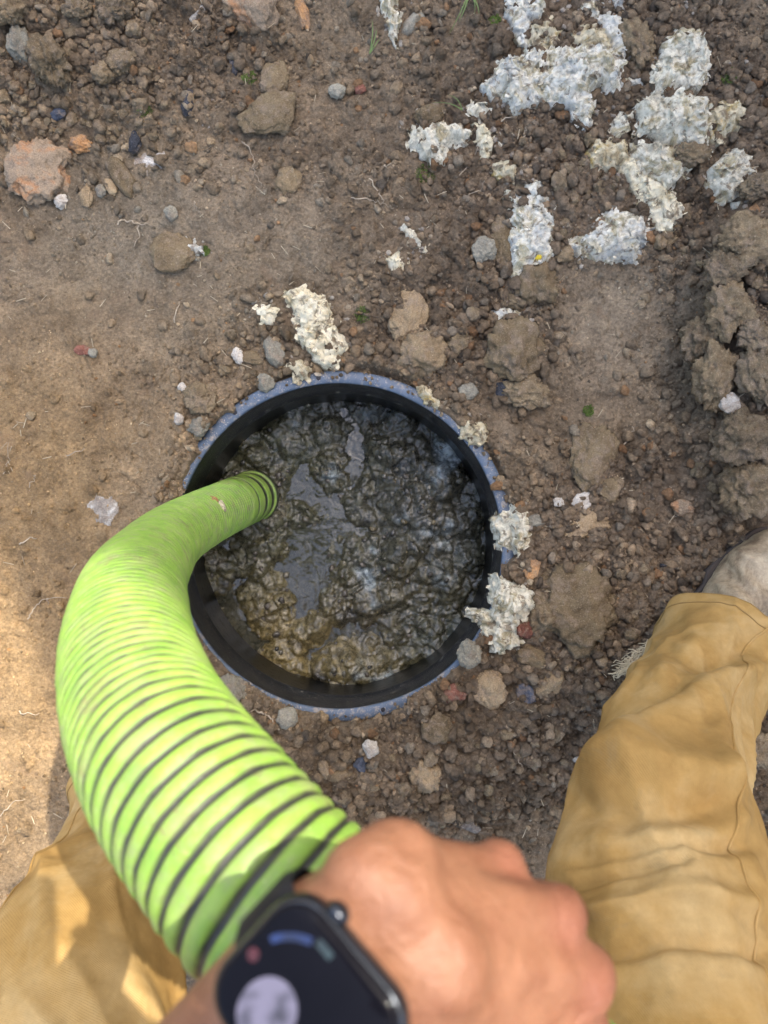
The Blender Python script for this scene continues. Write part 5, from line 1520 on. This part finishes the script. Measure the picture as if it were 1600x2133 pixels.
# boots
def boot(name, heel, toe, ankle, seed):
    heel = np.array(heel); toe = np.array(toe); ank = np.array(ankle)
    d = toe-heel; d = d/np.linalg.norm(d); side = np.array([-d[1], d[0], 0]); Lb = np.linalg.norm(toe-heel)
    def p(t, s, z): q = heel+d*Lb*t+side*s; return (q[0], q[1], z)
    sg = [(p(.98, .006, .058), p(.80, .012, .064), .040, .050), (p(.98, -.010, .056), p(.80, -.014, .062), .038, .046), (p(.84, 0, .068), p(.55, 0, .086), .050, .046),
          (p(.75, .012, .05), p(.45, .008, .06), .046, .040), (p(.55, 0, .08), p(.12, 0, .075), .045, .044), (p(.50, 0, .10), p(.25, 0, .13), .042, .045), (p(.16, 0, .08), (ank[0], ank[1], .24), .046, .044)]
    up = remeshed('upper', sg, .0045, 6)
    c = mco(up)
    c[:, 2] = np.where(c[:, 2] < .028, .028, c[:, 2])
    al = (c-heel)@d
    fold = np.exp(-((al-.58*Lb)/.045)**2)*sstep(.06, .09, c[:, 2])
    nrm = np.zeros_like(c)
    nn_ = np.zeros(len(c)*3, np.float32); up.vertices.foreach_get('normal', nn_); nn_ = nn_.reshape(-1, 3)
    c = c + nn_*(0.0045*fold*np.sin(al*190+4*fbm(c[:, 0]*15, c[:, 1]*15, seed, 2))+0.0028*fbm(c[:, 0]*30, c[:, 1]*30, c[:, 2]*30+seed, 3))[:, None]
    # seam of the toe cap
    tc = np.exp(-((al-.80*Lb-.9*((c-heel)@side)**2/.06)/.0028)**2)
    c = c - nn_*(.0022*tc)[:, None]
    mset(up, c)
    so = remeshed('sole', [(p(.99, .006, .03), p(.66, .010, .03), .042, .050), (p(.99, -.010, .03), p(.66, -.010, .03), .040, .047), (p(.66, 0, .03), p(.07, 0, .03), .048, .045)], .005, 4)
    c = mco(so); c[:, 2] = np.clip((c[:, 2]-.03)*3, -.016, .016)+.019; mset(so, c)
    b_ = tag(empty(name), None)
    b_.parent = person; b_.location = PO
    obj('upper', up, M['leather'], b_); obj('sole', so, M['sole'], b_)
    return b_
def leather_material():
    m, nt, b = new_mat('dusty_leather')
    g = N(nt, 'ShaderNodeNewGeometry').outputs['Position']
    n1 = noise_node(nt, g, 24, 8, 0.7, 0.7)
    c = ramp(nt, n1.outputs['Fac'], [(0.32, (0.105, 0.072, 0.044)), (0.45, (0.28, 0.21, 0.128)), (0.62, (0.44, 0.355, 0.235)), (0.8, (0.31, 0.235, 0.145))]).outputs[0]
    n2 = noise_node(nt, g, 160, 6, 0.7)
    r2 = ramp(nt, n2.outputs['Fac'], [(0.3, (0.75, 0.74, 0.72)), (0.7, (1.15, 1.15, 1.14))])
    c = mix(nt, 1.0, c, r2.outputs[0], 'MULTIPLY')
    nt.links.new(c, b.inputs['Base Color'])
    b.inputs['Roughness'].default_value = 0.62
    bump(nt, b, n2.outputs['Fac'], 0.0008)
    return m
M['leather'] = leather_material()
M['sole'] = plain('boot_sole', (0.07, 0.055, 0.045), 0.85, 0.3, bs=120)
boot('boot', (.512, -.262, 0), (.688, -.068, 0), (.488, -.272, 0), 1.0)
boot('boot', (-.420, -.530, 0), (-.400, -.250, 0), (-.418, -.500, 0), 2.0)

# ------------------------------------------------------------------ wristwatch
wn_ = np.array([-.53*.34, .80*.34, .94]); wn_ /= np.linalg.norm(wn_)
wu = u_arm-wn_*u_arm.dot(wn_); wu /= np.linalg.norm(wu)
wv_ = np.cross(wn_, wu)
wc = WR+wn_*0.030-vx*0.001+u_arm*.002
watch = tag(empty('wristwatch', tuple(wc)), 'black square smartwatch with rounded corners on the left wrist', 'watch')
watch.scale = (1.15, 1.15, 1.1)
ca_w, sa_w = math.cos(R(16)), math.sin(R(16))
wu, wv_ = wu*ca_w+wv_*sa_w, wv_*ca_w-wu*sa_w
watch.rotation_euler = Matrix((wu, wv_, wn_)).transposed().to_euler()
def rrect(w, l, r, seg=10):
    P = []
    for cx, cy, a0 in ((w-r, l-r, 0), (-(w-r), l-r, 90), (-(w-r), -(l-r), 180), (w-r, -(l-r), 270)):
        for q in range(seg+1):
            a = R(a0+90*q/seg); P.append((cx+r*math.cos(a), cy+r*math.sin(a)))
    return np.array(P)
def rr_stack(name, levels, cap_top=True, cap_bot=True):
    V = []; Fc = []
    rings = []
    for w, l, r, z in levels:
        P = rrect(w, l, r); rings.append(len(V)); V += [(a, b, z) for a, b in P]
    k = len(rrect(1, 1, .2))
    for a in range(len(levels)-1):
        for q in range(k):
            q2 = (q+1) % k
            Fc.append((a*k+q, a*k+q2, (a+1)*k+q2, (a+1)*k+q))
    if cap_bot: Fc.append(tuple(range(k))[::-1])
    if cap_top: Fc.append(tuple(range((len(levels)-1)*k, len(levels)*k)))
    me = bpy.data.meshes.new(name); me.from_pydata(V, [], Fc)
    me.polygons.foreach_set('use_smooth', np.ones(len(me.polygons), bool)); me.update()
    return me
M['case'] = plain('watch_case', (0.05, 0.055, 0.065), 0.22, 0.5, 0.85)
M['screen'] = plain('watch_glass', (0.004, 0.004, 0.006), 0.05, 0.08, bs=None)
M['band'] = plain('watch_band', (0.008, 0.009, 0.012), 0.7, 0.3)
obj('case', rr_stack('case', [(.014, .017, .006, -.0052), (.0175, .021, .009, -.0044), (.0190, .0225, .0105, -.002), (.0190, .0225, .0105, .0022), (.0182, .0217, .0100, .0040), (.0176, .0211, .0096, .0044)]), M['case'], watch)
scr = obj('screen', rr_stack('screen', [(.0178, .0213, .0097, .0040), (.0176, .0211, .0096, .0050), (.0164, .0199, .0088, .0058), (.0145, .018, .007, .0062)]), M['screen'], watch)
def glow_shape(name, pts, col, strength, z):  # flat emissive shape on the watch glass
    m, nt, b = new_mat('glow_'+name)
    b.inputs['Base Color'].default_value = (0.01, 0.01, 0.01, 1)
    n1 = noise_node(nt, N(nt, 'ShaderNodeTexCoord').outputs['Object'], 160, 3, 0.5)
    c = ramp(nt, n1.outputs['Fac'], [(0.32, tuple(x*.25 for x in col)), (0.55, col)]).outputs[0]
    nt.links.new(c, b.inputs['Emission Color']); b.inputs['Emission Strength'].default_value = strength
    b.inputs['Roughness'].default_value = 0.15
    me = bpy.data.meshes.new(name); P = [(a, q, z) for a, q in pts]
    me.from_pydata(P, [], [tuple(range(len(P)))])
    return obj(name, me, m, scr)
ell = lambda cx, cy, rx, ry, a=0: [(cx+rx*math.cos(t)*math.cos(a)-ry*math.sin(t)*math.sin(a), cy+rx*math.cos(t)*math.sin(a)+ry*math.sin(t)*math.cos(a)) for t in np.linspace(0, 6.283, 40, endpoint=False)]
glow_shape('lavender_disc', ell(-.0070, .0062, .0082, .0074), (0.62, 0.56, 0.82), .15, .00645)  # pale lavender ellipse given its own glow on the glass
glow_shape('lavender_blob', ell(-.0052, -.0100, .0036, .0066, .6), (0.50, 0.46, 0.68), .14, .0065)  # second lavender ellipse, narrow and tilted, also emissive
glow_shape('red_dot', ell(-.0010, .0178, .0016, .0016), (0.8, 0.06, 0.08), .06, .0064)
arc = [(.0152*math.cos(t)*1.0, .0+.0190*math.sin(t)) for t in np.linspace(.55, 1.25, 14)]
glow_shape('blue_arc', [(a*.995, b*.995) for a, b in arc]+[(a*.86, b*.90) for a, b in arc[::-1]], (0.05, 0.16, 0.75), .10, .0063)
glow_shape('teal_bar', [(.0122, .0035), (.0142, .0035), (.0142, .0085), (.0122, .0085)], (0.22, 0.42, 0.45), .06, .00635)
cr = obj('crown', np_mesh('crown', *capsule([((0, 0, 0), (0, 0, .0005), .0034, .0034)], 3)), M['case'], watch); cr.location = (.0196, .0095, 0); cr.scale = (.8, 1, 1)
# band round the wrist
bv = []; bf = []; nb = 64
for q in range(nb):
    a = 2*math.pi*q/nb
    for w in (-.0115, -.0085, .0085, .0115):
        off = .0008 if abs(w) > .01 else .0024
        bv.append((w, (.0262+off)*math.cos(a), -.0235+(.0225+off)*math.sin(a)))
for q in range(nb):
    for w in range(3):
        q2 = (q+1) % nb
        bf.append((q*4+w, q2*4+w, q2*4+w+1, q*4+w+1))
obj('band', np_mesh('band', np.array(bv), np.array(bf)), M['band'], watch)

# the phone that takes the picture, above the lens
phone = tag(empty('phone', (0, 0, CAM_H)), 'phone held flat in the right hand above the pit', 'phone')
def box_me(name, x0, x1, y0, y1, z0, z1, r=.012):
    w, l = (x1-x0)/2, (y1-y0)/2
    me = rr_stack(name, [(w-.001, l-.001, r, z0), (w, l, r, z0+.001), (w, l, r, z1-.001), (w-.001, l-.001, r, z1)])
    c = mco(me); c[:, 0] += (x0+x1)/2; c[:, 1] += (y0+y1)/2; mset(me, c)
    return me
obj('phone_body', box_me('phone_body', -.054, .018, -.130, .018, .004, .0125), M['case'], phone)
obj('phone_screen', box_me('phone_screen', -.052, .016, -.128, .016, .0126, .0132, .010), M['screen'], phone)
